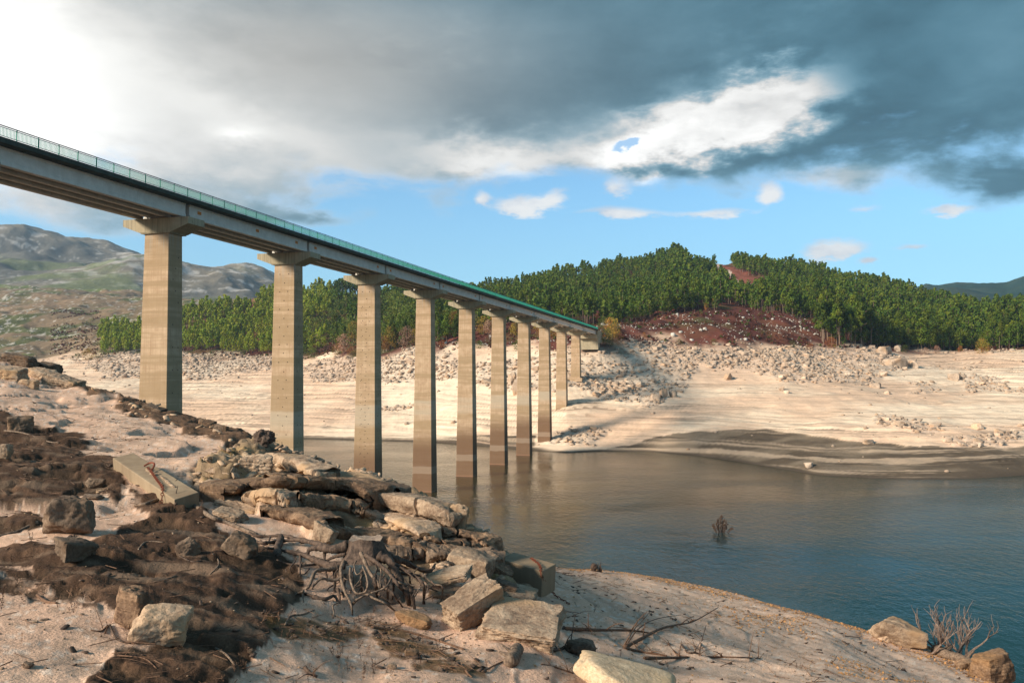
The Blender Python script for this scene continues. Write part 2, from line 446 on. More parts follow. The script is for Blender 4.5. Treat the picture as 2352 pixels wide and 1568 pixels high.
# ------------------------------------------------------------------ terrain
def smooth_cols(A, n):
    for _ in range(n):
        B = A.copy(); B[1:-1] = (A[:-2] + 2 * A[1:-1] + A[2:]) / 4; A = B
    return A
class Terrain:
    """a height field over a fan of directions u = X/Y, built from sections (distance, height)"""
    def __init__(s, u0, u1, nu, y0, y1, ny, cols, after, zmin, lead=None, blur=2, cb=6):
        s.u = np.linspace(u0, u1, nu); s.ly = np.linspace(math.log(y0), math.log(y1), ny); s.Y = np.exp(s.ly)
        cu = []; ky = []; kz = []
        for x, kn in cols:
            r = [(Y, HC + ray(x, v)[1] * Y) for v, Y in kn]
            cu.append(ray(x, kn[-1][0])[0]); ky.append([q[0] for q in r]); kz.append([q[1] for q in r])
        cu = np.array(cu); ky = np.array(ky, float); kz = np.array(kz, float)
        KY = np.stack([np.interp(s.u, cu, ky[:, i]) for i in range(ky.shape[1])], 1)
        KZ = np.stack([np.interp(s.u, cu, kz[:, i]) for i in range(kz.shape[1])], 1)
        KY = smooth_cols(KY, cb); KZ = smooth_cols(KZ, cb)
        s.KY, s.KZ = KY, KZ
        Z = np.zeros((nu, ny)); a = np.interp(s.u, cu, np.array([after(x) for x, _ in cols]))
        for i in range(nu):
            yk = list(KY[i]); zk = list(KZ[i])
            if lead: y_, z_ = lead(yk[0], zk[0]); yk = y_ + yk; zk = z_ + zk
            yk += [yk[-1] * 1.05, 9e3]; zk += [zk[-1] + a[i] * .6 * .05 * yk[-3 + 1] , zk[-1] + a[i] * 9e3]
            Z[i] = np.interp(s.Y, yk, zk)
        s.Z = np.maximum(Z, zmin)
        for _ in range(blur):
            B = s.Z.copy(); B[1:-1, 1:-1] = (s.Z[1:-1, 1:-1] * 4 + s.Z[:-2, 1:-1] + s.Z[2:, 1:-1] + s.Z[1:-1, :-2] + s.Z[1:-1, 2:]) / 8; s.Z = B
        s.UU, s.YY = np.meshgrid(s.u, s.Y, indexing='ij'); s.XX = s.UU * s.YY
    def h(s, X, Y):
        X = np.asarray(X, float); Y = np.asarray(Y, float)
        a = (X / Y - s.u[0]) / (s.u[1] - s.u[0]); b_ = (np.log(Y) - s.ly[0]) / (s.ly[1] - s.ly[0])
        a = np.clip(a, 0, len(s.u) - 1.001); b_ = np.clip(b_, 0, len(s.ly) - 1.001)
        i = a.astype(int); j = b_.astype(int); fa = a - i; fb = b_ - j; Z = s.Z
        return (Z[i, j] * (1 - fa) + Z[i + 1, j] * fa) * (1 - fb) + (Z[i, j + 1] * (1 - fa) + Z[i + 1, j + 1] * fa) * fb
    def hit(s, x, y):
        u, sl_ = ray(x, y); z = s.h(u * s.Y, s.Y); d = z - (HC + sl_ * s.Y)
        w = np.where((d[1:] >= 0) & (d[:-1] < 0))[0]
        if d[0] >= 0 or len(w) == 0:
            i = int(np.argmin(np.abs(d[5:]))) + 5; Y = s.Y[i]
        else:
            i = w[0]; t = -d[i] / (d[i + 1] - d[i]); Y = s.Y[i] * (1 - t) + s.Y[i + 1] * t
        return Vector((u * Y, Y, float(s.h(u * Y, Y))))
    def mesh(s, name, mat, col, label_kind='structure'):
        nu, ny = s.Z.shape
        V = np.stack([s.XX, s.YY, s.Z], -1).reshape(-1, 3)
        i = np.arange(nu - 1)[:, None] * ny + np.arange(ny - 1)[None]
        F = np.stack([i, i + ny, i + ny + 1, i + 1], -1).reshape(-1, 4)
        o = obj(name, mesh_data(name, V, F, mat, True, col.reshape(-1, 3)))
        return tag(o, kind=label_kind)
def lerp3(a, b_, t): return a * (1 - t[..., None]) + np.array(b_) * t[..., None]

# ---- the near shore, on which the camera stands
near_cols = [
 (-500, [(1700, 3.4), (1500, 5), (1300, 7.5), (1130, 12), (980, 20), (870, 32), (750, 50)]),
 (-200, [(1700, 3.6), (1500, 5), (1300, 7.6), (1130, 11.5), (985, 19), (890, 29), (785, 44)]),
 (0,    [(1700, 3.8), (1500, 5.2), (1300, 7.8), (1130, 11.5), (1000, 18), (910, 27), (822, 41)]),
 (70,   [(1700, 3.8), (1500, 5.2), (1300, 7.8), (1130, 11.5), (1005, 17.8), (920, 27), (838, 39)]),
 (130,  [(1700, 3.8), (1500, 5.2), (1300, 7.8), (1130, 11.5), (1020, 17), (940, 26), (866, 38)]),
 (240,  [(1700, 3.8), (1500, 5.3), (1300, 7.8), (1150, 11), (1040, 16), (970, 23), (905, 34)]),
 (400,  [(1700, 3.9), (1500, 5.4), (1300, 8.0), (1160, 11), (1070, 15), (1005, 21), (955, 29)]),
 (520,  [(1700, 3.9), (1500, 5.5), (1320, 7.9), (1180, 10.8), (1090, 14), (1035, 19), (990, 26)]),
 (640,  [(1700, 4.0), (1500, 5.7), (1350, 7.7), (1220, 10.0), (1140, 12.2), (1085, 15), (1048, 20)]),
 (800,  [(1700, 4.1), (1500, 6.0), (1390, 7.6), (1290, 9.0), (1215, 10.8), (1150, 13.5), (1105, 17)]),
 (900,  [(1700, 4.2), (1500, 6.1), (1400, 7.6), (1310, 9.0), (1240, 10.4), (1175, 13), (1125, 16)]),
 (1000, [(1700, 4.3), (1500, 6.2), (1410, 7.7), (1330, 9.0), (1270, 10.2), (1215, 12.2), (1172, 14.5)]),
 (1060, [(1700, 4.4), (1500, 6.3), (1420, 7.7), (1350, 8.8), (1300, 9.8), (1250, 11.5), (1215, 13.2)]),
 (1130, [(1700, 4.6), (1500, 6.5), (1430, 7.8), (1370, 8.8), (1330, 9.6), (1300, 10.8), (1275, 12.2)]),
 (1185, [(1700, 4.8), (1500, 6.8), (1430, 8.0), (1380, 9.2), (1350, 10.3), (1330, 11.6), (1312, 13.0)]),
 (1235, [(1700, 4.9), (1500, 7.0), (1430, 8.5), (1380, 10.5), (1345, 14), (1322, 19), (1303, 27)]),
 (1360, [(1700, 5.1), (1500, 8.0), (1440, 10.0), (1390, 13), (1350, 18), (1325, 24), (1309, 30)]),
 (1500, [(1700, 5.4), (1530, 8.3), (1470, 10.8), (1410, 14.5), (1370, 19), (1342, 25), (1322, 30)]),
 (1700, [(1720, 5.5), (1570, 8.0), (1510, 10.5), (1455, 14), (1415, 18.5), (1385, 24), (1363, 28.5)]),
 (1800, [(1730, 5.6), (1600, 7.8), (1540, 10.2), (1490, 13.4), (1447, 17.5), (1415, 22), (1390, 27)]),
 (1900, [(1745, 5.8), (1620, 8.0), (1560, 10.2), (1510, 13.2), (1470, 17), (1442, 21), (1420, 25.5)]),
 (2050, [(1760, 6.0), (1660, 8.0), (1600, 10.5), (1555, 13.5), (1520, 17), (1492, 20.3), (1470, 23.5)]),
 (2150, [(1790, 6.3), (1700, 8.2), (1640, 10.6), (1596, 13.2), (1558, 16.2), (1526, 19), (1497, 22.2)]),
 (2240, [(1810, 6.5), (1730, 8.5), (1670, 10.8), (1630, 13), (1592, 15.5), (1560, 18), (1530, 20.6)]),
 (2300, [(1820, 6.6), (1750, 8.5), (1692, 10.6), (1650, 12.7), (1612, 15), (1582, 17.4), (1556, 19.6)]),
 (2352, [(1840, 6.7), (1770, 8.5), (1712, 10.5), (1674, 12.3), (1636, 14.5), (1606, 16.6), (1580, 18.6)]),
 (2700, [(1900, 6.8), (1850, 8.5), (1810, 10), (1780, 11.5), (1760, 13), (1740, 14.5), (1725, 15.5)]),
]
def after_near(x): return float(np.interp(x, [0, 700, 1100, 1235, 3000], [-.30, -.34, -.55, -.62, -.62]))
near = Terrain(-1.0, 1.0, 860, 0.9, 150, 620, near_cols, after_near, -3.0,
               lead=lambda y, z: ([0.5, 1.5, 2.6], [HC - 1.62, HC - 1.60, HC - 1.62 + (z - HC + 1.62) * .25]), blur=2, cb=8)
PX, PY = proj(near.XX, near.YY, near.Z)
wx = fbm(near.XX * .9, near.YY * .9, 0, 5, 5) * 32; wy = fbm(near.XX * .9, near.YY * .9, 4, 5, 6) * 14
def region(poly, sc=1.0, soft=None):
    """1 inside the outline (laid out on the ground), with a ragged natural margin"""
    r = inpoly(PX + wx * sc, PY + wy * sc, poly).astype(float)
    for _ in range(soft or 3):
        B = r.copy(); B[1:-1, 1:-1] = (r[1:-1, 1:-1] * 2 + r[:-2, 1:-1] + r[2:, 1:-1] + r[1:-1, :-2] + r[1:-1, 2:]) / 6; r = B
    return r
front = near.YY < 60
peat = region([(-400, 940), (0, 955), (60, 975), (180, 1010), (260, 1075), (300, 1120), (275, 1165), (215, 1150), (150, 1160), (60, 1165), (0, 1165), (-400, 1160)])
peat = np.maximum(peat, region([(-100, 1195), (80, 1180), (92, 1210), (60, 1222), (-100, 1225)]))
peat = np.maximum(peat, region([(310, 1145), (420, 1160), (520, 1205), (600, 1245), (690, 1300), (700, 1360), (660, 1400), (640, 1440), (600, 1480), (520, 1530), (470, 1620), (200, 1620), (250, 1500), (330, 1480), (300, 1440), (240, 1400), (140, 1380), (120, 1330), (0, 1325), (-200, 1310), (-200, 1260), (110, 1262), (200, 1295), (210, 1260), (300, 1215)], 1.7, 5))
peat = np.maximum(peat, region([(-200, 1310), (130, 1320), (260, 1400), (240, 1440), (120, 1400), (-200, 1350)]) * .65)
ridge_soil = region([(255, 925), (340, 930), (480, 972), (620, 1015), (650, 1052), (590, 1062), (520, 1035), (430, 1003), (330, 968), (262, 948)], .7)
ridge_soil = np.maximum(ridge_soil, region([(100, 868), (200, 882), (380, 938), (345, 946), (200, 908), (105, 884)], .5))
litter = region([(800, 1395), (900, 1405), (1000, 1440), (1120, 1480), (1140, 1512), (950, 1500), (860, 1450)], 1.3)
litter = np.maximum(litter, region([(600, 1420), (720, 1400), (860, 1420), (760, 1450), (640, 1470)], 1.3))
rocky = region([(420, 1098), (540, 1040), (640, 1020), (800, 1085), (1060, 1160), (1180, 1290), (1240, 1400), (1130, 1345), (1040, 1300), (880, 1290), (790, 1255), (740, 1240), (690, 1200), (600, 1180), (520, 1170)], .5) * front
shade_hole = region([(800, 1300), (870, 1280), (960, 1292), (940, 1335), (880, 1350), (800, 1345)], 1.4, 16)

cr = near.KY[:, -1][:, None]                       # distance of the brow
Xn, Yn = near.XX, near.YY
fade = sstep(1.2, 3.0, Yn) * (1 - sstep(0.93, 1.0, Yn / cr) * .6)
Zb = near.Z.copy()
near.Z += fade * (fbm(Xn * .22, Yn * .22, 0, 4, 11) * .16 + fbm(Xn * 1.1, Yn * 1.1, 0, 5, 12) * .035 + fbm(Xn * 5, Yn * 5, 0, 4, 13, .6) * .007)
# wave-cut benches left by the falling water
leftish = 1 - sstep(.0, .12, near.UU)
q = Zb / .36 + fbm(Xn * .35, Yn * .35, 0, 4, 14) * .8
fr = q - np.floor(q); bench = (sstep(.0, .12, fr) - fr)
near.Z += bench * .13 * sstep(5, 9, Yn) * (.35 + .65 * leftish) * (1 - rocky) * fade
q2 = Zb / .11 + fbm(Xn * .5, Yn * .5, 2, 4, 15) * .9
fr2 = q2 - np.floor(q2); near.Z += (sstep(0, .2, fr2) - fr2) * .018 * fade * (1 - rocky) * (.5 + .5 * (near.UU > 0))
# peat: a raised, pitted, streaky crust
st = fbm(Xn * 1.2 - Yn * .5, Yn * 6.0 + Xn * 2.5, 0, 5, 16, .62)
near.Z += peat * (.03 + st * .022 + fbm(Xn * 2.5 - Yn, Yn * 14 + Xn * 4, 3, 4, 42, .65) * .014 + np.abs(fbm(Xn * 6, Yn * 6, 0, 4, 17)) * .02)
near.Z += ridge_soil * (.08 + fbm(Xn * 1.5, Yn * 1.5, 0, 5, 18) * .05 + fbm(Xn * 6, Yn * 6, 0, 4, 45) * .03)
pit = sstep(.28, .5, fbm(Xn * 2.2, Yn * 2.2, 9, 3, 19)) * (ridge_soil + peat * .6)
near.Z -= pit * .10
near.Z += litter * np.abs(st) * .02
# rock outcrop: tilted beds that break off in ledges
bed = (Zb + Xn * .30 - Yn * .03)
qb = bed / .30 + fbm(Xn * .9, Yn * .9, 0, 4, 21) * .55; fb_ = qb - np.floor(qb)
near.Z += rocky * ((sstep(.0, .12, fb_) - fb_) * .30 + fbm(Xn * 2.2, Yn * 2.2, 0, 5, 22) * .05 - .06)
qb = bed / .09 + fbm(Xn * 1.4, Yn * 1.4, 3, 4, 23) * .8; fb2 = qb - np.floor(qb)
near.Z += rocky * (sstep(.0, .25, fb2) - fb2) * .07
near.Z = np.where(Yn > cr * 1.5, np.maximum(near.Z, -3), near.Z)
# cave-like hollow under the stump, and a bank beside it
near.Z -= shade_hole * .14

base = np.zeros(Xn.shape + (3,)) + np.array((.61, .38, .258))
t = sstep(-.5, .6, fbm(Xn * .5, Yn * .5, 0, 5, 31)); base = lerp3(base, (.68, .45, .31), t * .7)
yel = sstep(.05, .3, near.UU); base = lerp3(base, (.68, .458, .325), yel * .6)
t = sstep(.1, .7, fbm(Xn * .8 + Yn * .2, Yn * 3.5, 0, 5, 32)); base = lerp3(base, (.40, .26, .18), t * .5)
t = sstep(.35, .8, fbm(Xn * 9, Yn * 9, 0, 3, 33)); base = lerp3(base, (.26, .18, .12), t * .35)
t = sstep(.62, .85, fbm(Xn * 16, Yn * 16, 0, 2, 34)); base = lerp3(base, (.75, .66, .55), t * .4)
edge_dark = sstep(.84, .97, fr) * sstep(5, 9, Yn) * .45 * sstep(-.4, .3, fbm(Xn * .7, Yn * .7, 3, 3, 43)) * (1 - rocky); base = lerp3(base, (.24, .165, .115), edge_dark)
ph = sstep(.38, .62, peat + st * .16 + fbm(Xn * 7, Yn * 9, 0, 5, 35, .7) * .30)
pc = np.zeros_like(base) + np.array((.065, .036, .022)); pc = lerp3(pc, (.155, .085, .050), sstep(.0, .8, st * .4 + fbm(Xn * 2.5 - Yn, Yn * 14 + Xn * 4, 3, 5, 42, .65)) * .7)
pc = lerp3(pc, (.40, .27, .18), sstep(.45, .9, fbm(Xn * 1.0, Yn * 4.2, 5, 5, 37) + .1) * .28)
base = base * (1 - ph[..., None]) + pc * ph[..., None]
base = lerp3(base, (.115, .062, .034), sstep(.3, .7, ridge_soil) * .93)
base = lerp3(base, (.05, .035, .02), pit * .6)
base = lerp3(base, (.05, .03, .02), sstep(.2, .9, shade_hole + st * .3) * .6)  # peat-dark soil plus the shade under the roots, painted into the colour
base = lerp3(base, (.14, .075, .03), sstep(.35, .8, litter + fbm(Xn * 5, Yn * 9, 2, 4, 38) * .55 - .1) * litter * .9)
rc = np.zeros_like(base) + np.array((.26, .175, .105)); rc = lerp3(rc, (.42, .30, .20), sstep(0, .6, fbm(Xn * 1.5, Yn * 1.5, 3, 5, 39))); rc = lerp3(rc, (.075, .05, .03), sstep(.0, .7, fbm(Xn * 2.5, Yn * 2.5, 8, 5, 40)) * .75)
rc = lerp3(rc, (.34, .21, .08), sstep(.3, .7, fbm(Xn * .7, Yn * .7, 6, 3, 41)) * .5)
base = base * (1 - rocky[..., None]) + rc * rocky[..., None]
near.Z[0, :] -= 1.2; near.Z[-1, :] -= 1.2; near.Z[:, 0] -= .3
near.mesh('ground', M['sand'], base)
# the same slope carried on beyond the view and behind the viewer
wide = Terrain(-4.0, 4.0, 320, 0.9, 150, 160, near_cols, after_near, -3.0, lead=lambda y, z: ([0.5, 1.5, 2.6], [HC - 1.62, HC - 1.60, HC - 1.62 + (z - HC + 1.62) * .25]), blur=2, cb=2)
wide.Z += fbm(wide.XX * .3, wide.YY * .3, 0, 5, 11) * .14 - .9 * (1 - sstep(.93, .995, np.abs(wide.UU)))
wide.mesh('ground', M['sand'], lerp3(np.zeros(wide.XX.shape + (3,)) + np.array((.61, .38, .258)), (.10, .06, .04), sstep(.1, .4, fbm(wide.XX * .4, wide.YY * .4, 2, 5, 44))))
gx, gy = np.meshgrid(np.linspace(-40, 40, 90), np.linspace(-40, 1.0, 50), indexing='ij')
gz = HC - 1.64 + fbm(gx * .3, gy * .3, 0, 4, 11) * .12 * np.clip((1 - gy) * .4, 0, 1) - gx * .03 * np.clip(-gy * .1, 0, 1) - np.maximum(0, np.abs(gx) - 4 * (1.0 - 0)) * 0
gi = np.arange(89)[:, None] * 50 + np.arange(49)[None]
tag(obj('ground', mesh_data('ground', np.stack([gx, gy, gz], -1).reshape(-1, 3), np.stack([gi, gi + 50, gi + 51, gi + 1], -1).reshape(-1, 4), M['sand'], True, np.tile((.61, .38, .258), (90 * 50, 1)))), kind='structure')
print('near built')

# ---- the far shore and the hills
far_cols = [
 (-400, 985, [(930, 470), (880, 570), (830, 650), (790, 750), (740, 900), (662, 1500)]),
 (0,    990, [(930, 450), (870, 560), (824, 640), (782, 760), (730, 900), (657, 1500)]),
 (110,  995, [(930, 440), (868, 560), (822, 650), (787, 760), (735, 900), (662, 1450)]),
 (230,  998, [(930, 430), (865, 550), (817, 620), (787, 700), (745, 830), (668, 1400)]),
 (320,  1000, [(930, 430), (865, 540), (815, 610), (792, 650), (765, 700), (672, 1400)]),
 (420,  1002, [(930, 425), (865, 530), (813, 600), (782, 650), (732, 730), (694, 1300)]),
 (540,  1004, [(930, 415), (865, 520), (815, 590), (780, 650), (722, 740), (696, 1200)]),
 (600,  1006, [(930, 410), (865, 510), (816, 580), (780, 640), (718, 740), (684, 900)]),
 (700,  1007, [(935, 405), (868, 490), (822, 555), (780, 630), (712, 740), (680, 880)]),
 (800,  1009, [(935, 395), (868, 460), (806, 520), (764, 610), (704, 720), (668, 860)]),
 (900,  1012, [(940, 385), (868, 440), (798, 490), (752, 590), (704, 700), (682, 820)]),
 (980,  1014, [(940, 375), (868, 430), (798, 470), (772, 520), (728, 640), (692, 800)]),
 (1060, 1018, [(950, 355), (868, 410), (797, 455), (777, 500), (728, 620), (682, 800)]),
 (1180, 1030, [(990, 325), (868, 385), (793, 440), (772, 480), (718, 620), (662, 850)]),
 (1300, 1040, [(1002, 310), (868, 364), (785, 415), (762, 460), (712, 600), (640, 880)]),
 (1380, 1036, [(1000, 310), (875, 368), (777, 410), (747, 460), (702, 620), (626, 900)]),
 (1480, 1036, [(980, 312), (880, 370), (790, 425), (727, 480), (692, 620), (610, 920)]),
 (1540, 1041, [(978, 306), (885, 370), (790, 428), (712, 488), (684, 640), (598, 930)]),
 (1600, 1046, [(980, 300), (885, 370), (790, 428), (703, 490), (680, 640), (598, 930)]),
 (1660, 1055, [(985, 290), (885, 370), (792, 430), (712, 490), (682, 640), (598, 930)]),
 (1740, 1068, [(992, 276), (885, 368), (793, 436), (724, 492), (684, 640), (602, 925)]),
 (1800, 1078, [(997, 267), (885, 365), (793, 440), (727, 495), (687, 640), (610, 920)]),
 (1880, 1092, [(1003, 257), (885, 365), (796, 452), (747, 500), (692, 640), (632, 900)]),
 (2000, 1098, [(1006, 252), (885, 365), (800, 470), (768, 540), (714, 660), (662, 860)]),
 (2100, 1101, [(1006, 251), (885, 370), (806, 490), (778, 550), (726, 660), (684, 820)]),
 (2200, 1099, [(1005, 252), (885, 375), (808, 505), (784, 560), (742, 650), (706, 780)]),
 (2260, 1097, [(1004, 253), (885, 375), (806, 500), (782, 560), (744, 650), (716, 770)]),
 (2352, 1090, [(1002, 254), (880, 370), (802, 480), (774, 550), (738, 650), (700, 760)]),
 (2800, 1080, [(1000, 260), (880, 370), (800, 480), (760, 550), (720, 650), (678, 760)]),
]
fc = []
for x, wl, kn in far_cols:
    Yw = HC / -ray(x, wl)[1]
    fc.append((x, [(863 + (HC + 3) / (Yw - 26) * FP, Yw - 26), (wl, Yw)] + kn))
far = Terrain(-.80, .80, 940, 185, 1640, 860, fc, lambda x: -.10, -4.0, blur=2, cb=10)
FX, FY = proj(far.XX, far.YY, far.Z)
X_, Y_, Zb = far.XX, far.YY, far.Z.copy()
TL = far.KY[:, 4][:, None]                        # the high-water line
HY = far.KY[:, 5][:, None]
inland = sstep(-12, 14, Y_ - TL + fbm(X_ * .04, Y_ * .04, 0, 4, 50) * 22)
far.Z += (1 - inland) * (fbm(X_ * .03, Y_ * .03, 0, 4, 51) * 1.1 + fbm(X_ * .14, Y_ * .14, 0, 4, 52) * .28) * sstep(0, 3, Zb)
far.Z += inland * (fbm(X_ * .012, Y_ * .012, 0, 5, 53) * 6 * sstep(0, 60, Y_ - TL) + fbm(X_ * .08, Y_ * .08, 0, 4, 54) * 1.3)
def saw(per, amp, wob, sd, sharp=.14):
    q = Zb / per + fbm(X_ * .012, Y_ * .012, sd, 4, 55 + sd) * wob; f_ = q - np.floor(q)
    return (sstep(0, sharp, f_) - f_) * amp, f_
b1, f1 = saw(2.1, .75, .55, 1); b2, f2 = saw(.75, .26, .7, 2)
bm = (1 - inland) * sstep(-.5, .5, Zb) * (.35 + .65 * sstep(-.3, .3, fbm(X_ * .02, Y_ * .02, 4, 3, 60)))
rubn = fbm(X_ * .028, Y_ * .028, 7, 4, 61)
def freg(poly, sc=1.0):
    a = fbm(X_ * .05, Y_ * .05, 0, 4, 62) * 22 * sc; b_ = fbm(X_ * .05, Y_ * .05, 3, 4, 63) * 9 * sc
    r = inpoly(FX + a, FY + b_, poly).astype(float)
    for _ in range(2):
        B = r.copy(); B[1:-1, 1:-1] = (r[1:-1, 1:-1] * 2 + r[:-2, 1:-1] + r[2:, 1:-1] + r[1:-1, :-2] + r[1:-1, 2:]) / 6; r = B
    return r
RUB = [[(1330, 800), (1480, 790), (1600, 800), (1610, 850), (1500, 930), (1400, 920), (1330, 900), (1290, 870)],
       [(1560, 795), (2060, 800), (2100, 835), (2070, 860), (1960, 880), (1800, 885), (1720, 850), (1620, 830)],
       [(2170, 855), (2260, 870), (2352, 895), (2352, 908), (2240, 900)], [(2085, 880), (2140, 882), (2135, 898), (2090, 897)],
       [(1060, 830), (1180, 820), (1330, 800), (1330, 880), (1250, 900), (1180, 900), (1080, 880)],
       [(690, 845), (800, 815), (960, 805), (1060, 815), (1060, 870), (900, 880), (720, 880)],
       [(160, 825), (330, 812), (620, 812), (700, 830), (690, 850), (420, 865), (250, 862)], [(880, 935), (960, 940), (950, 952), (885, 950)],
       [(2010, 955), (2110, 960), (2190, 985), (2110, 995), (2020, 980)], [(2150, 1000), (2352, 1000), (2352, 1020), (2200, 1025)],
       [(1240, 1005), (1330, 985), (1400, 990), (1370, 1025), (1260, 1025)]]
rub = np.zeros_like(X_)
for r_ in RUB: rub = np.maximum(rub, freg(r_))
rub *= (1 - inland)
far.Z += rub * (np.abs(fbm(X_ * .25, Y_ * .25, 0, 4, 64)) * .9)
mud = freg([(1400, 1030), (1480, 1012), (1620, 996), (1760, 990), (1880, 1003), (2100, 1020), (2500, 1040), (2500, 1130), (1400, 1080)], .6)
MUDM = mud.copy()
mud = np.maximum(mud, freg([(380, 1003), (1230, 1003), (1240, 1060), (380, 1060)], .5) * .45)

far.Z += (b1 + b2) * bm * (1 - .85 * MUDM)
sand = np.zeros(X_.shape + (3,)) + np.array((.68, .455, .305))
strk = fbm(X_ * .012 + Zb * .3, Zb * 1.5, 0, 5, 70, .65)
sand = lerp3(sand, (.79, .60, .425), sstep(-.3, .5, fbm(X_ * .02, Y_ * .02, 1, 4, 71) + strk * .4))
sand = lerp3(sand, (.50, .33, .22), sstep(.10, .65, strk) * .6)
sand = lerp3(sand, (.17, .11, .075), sstep(.74, .93, f1) * sstep(-.25, .4, fbm(X_ * .03, Zb * .8, 5, 3, 72)) * bm * .75)
sand = lerp3(sand, (.25, .17, .11), sstep(.78, .95, f2) * sstep(-.1, .5, fbm(X_ * .03, Zb * 2, 8, 3, 73)) * bm * .6)
mm = sstep(.25, .75, mud * 1.7 + fbm(X_ * .015, Zb * 1.6, 9, 5, 74) * .36)
mc = np.zeros_like(sand) + np.array((.105, .075, .050)); mc = lerp3(mc, (.19, .14, .095), sstep(-.2, .6, fbm(X_ * .05, Y_ * .12, 2, 5, 75)))
mc = lerp3(mc, (.46, .33, .225), sstep(.22, .6, fbm(X_ * .018 + Y_ * .02, Zb * 1.1 + Y_ * .05, 6, 5, 76, .62)) * .75)
sand = sand * (1 - mm[..., None]) + mc * mm[..., None]
sand = lerp3(sand, (.09, .065, .045), 1 - sstep(.1, .8, Zb + fbm(X_ * .05, Y_ * .05, 2, 3, 77) * .3))
sand = lerp3(sand, (.40, .31, .24), rub * .45)
# vegetation cover above the high-water line
hn = fbm(X_ * .03, Y_ * .03, 0, 5, 80)
hill = np.zeros_like(sand) + np.array((.085, .028, .020)); hill = lerp3(hill, (.06, .065, .02), sstep(.1, .5, hn) * .7); hill = lerp3(hill, (.17, .055, .035), sstep(.1, .6, -hn) * .7)
hill = lerp3(hill, (.14, .06, .03), sstep(.3, .6, fbm(X_ * .04, Y_ * .04, 4, 4, 81)) * .5)
lw = 1 - sstep(-.50, -.38, far.UU - (Y_ - 620) * .00028)      # open stony moor on the left
moor = np.zeros_like(sand) + np.array((.20, .135, .08)); moor = lerp3(moor, (.10, .10, .035), sstep(-.1, .4, hn)); moor = lerp3(moor, (.26, .165, .095), sstep(.2, .6, fbm(X_ * .012, Y_ * .012, 4, 4, 82)) * .7)
moor = lerp3(moor, (.12, .17, .04), sstep(.25, .5, fbm(X_ * .01, Y_ * .01, 7, 4, 83)) * .6)
moor = lerp3(moor, (.50, .43, .36), sstep(.40, .62, fbm(X_ * .22, Y_ * .12, 4, 4, 84, .7) + hn * .3) * .75)
hill = hill * (1 - lw[..., None]) + moor * lw[..., None]
# the fire-break with its stony track
cut = freg([(1634, 575), (1656, 592), (1705, 632), (1765, 645), (1780, 676), (1705, 678), (1660, 648), (1638, 612)], .25)
hill = lerp3(hill, (.20, .07, .045), cut)
tr = np.abs(FX - np.interp(FY, [590, 615, 640, 660], [1643, 1655, 1690, 1745])) < 4
hill = lerp3(hill, (.55, .42, .33), (tr & (FY < 662) & (FY > 585) & (Y_ > 600)).astype(float) * .85)
colf = sand * (1 - inland[..., None]) + hill * inland[..., None]
far.Z = np.where((Zb < 0), np.minimum(far.Z, -.15), far.Z)
# two objects: the drained shore up to the high-water line, and the hills behind it
def split_mesh(name, mat, mask_faces):
    nu, ny = far.Z.shape
    V = np.stack([far.XX, far.YY, far.Z], -1).reshape(-1, 3)
    i = np.arange(nu - 1)[:, None] * ny + np.arange(ny - 1)[None]
    F = np.stack([i, i + ny, i + ny + 1, i + 1], -1)[mask_faces].reshape(-1, 4)
    us, inv = np.unique(F, return_inverse=True)
    o = obj(name, mesh_data(name, V[us], inv.reshape(-1, 4), mat, True, colf.reshape(-1, 3)[us])); tag(o, kind='structure')
fm = (far.YY < TL)[:-1, :-1]
split_mesh('shore', M['shore'], fm); split_mesh('hills', M['hill'], ~fm)

# ---- distant mountains
def mountain(name, us, vs, Y0, Y1, v0, mat, colf_, amp, seed, nu=260, ny=130):
    u = np.linspace(us[0], us[1], nu); t = np.linspace(0, 1.25, ny); UU, TT = np.meshgrid(u, t, indexing='ij')
    YY = Y0 + (Y1 - Y0) * TT; XX = UU * YY
    xs = 1176 + u * FP; sv = np.interp(xs, [p_[0] for p_ in vs], [p_[1] for p_ in vs])
    z0 = HC + ray(1176, v0)[1] * Y0; z1 = HC + (863 - sv)[:, None] / FP * Y1
    prof = np.where(TT < 1, sstep(-.35, 1.0, TT) , 1 - (TT - 1) * .8); prof = (prof - sstep(-.35, 1, np.array(0.0))) / (1 - sstep(-.35, 1, np.array(0.0)))
    Z = z0 + (z1 - z0) * np.minimum(prof, 1)
    Z += np.where(TT > 1, -(TT - 1) * 900, 0)
    n_ = fbm(XX / 420, YY / 420, 0, 6, seed); rd = 1 - np.abs(fbm(XX / 600, YY / 600, 3, 5, seed + 1))
    w = np.clip(TT * 3, 0, 1)
    Z += (n_ * amp + (rd - .7) * amp * 1.2) * w * np.where(TT > .97, .25, 1)
    V = np.stack([XX, YY, Z], -1).reshape(-1, 3); i = np.arange(nu - 1)[:, None] * ny + np.arange(ny - 1)[None]
    F = np.stack([i, i + ny, i + ny + 1, i + 1], -1).reshape(-1, 4)
    tag(obj(name, mesh_data(name, V, F, mat, True, colf_(XX, YY, n_).reshape(-1, 3))), kind='structure')
def mcol(X, Y, n_):
    c = np.zeros(X.shape + (3,)) + np.array((.12, .11, .09)); c = lerp3(c, (.20, .165, .12), sstep(-.3, .4, n_))
    c = lerp3(c, (.50, .45, .40), sstep(.22, .60, fbm(X / 45, Y / 30, 2, 5, 91, .75) + n_ * .5) * .7)
    c = lerp3(c, (.13, .15, .05), sstep(.2, .5, fbm(X / 200, Y / 200, 5, 4, 92)) * (1 - sstep(1900, 2400, Y)) * .7); return c
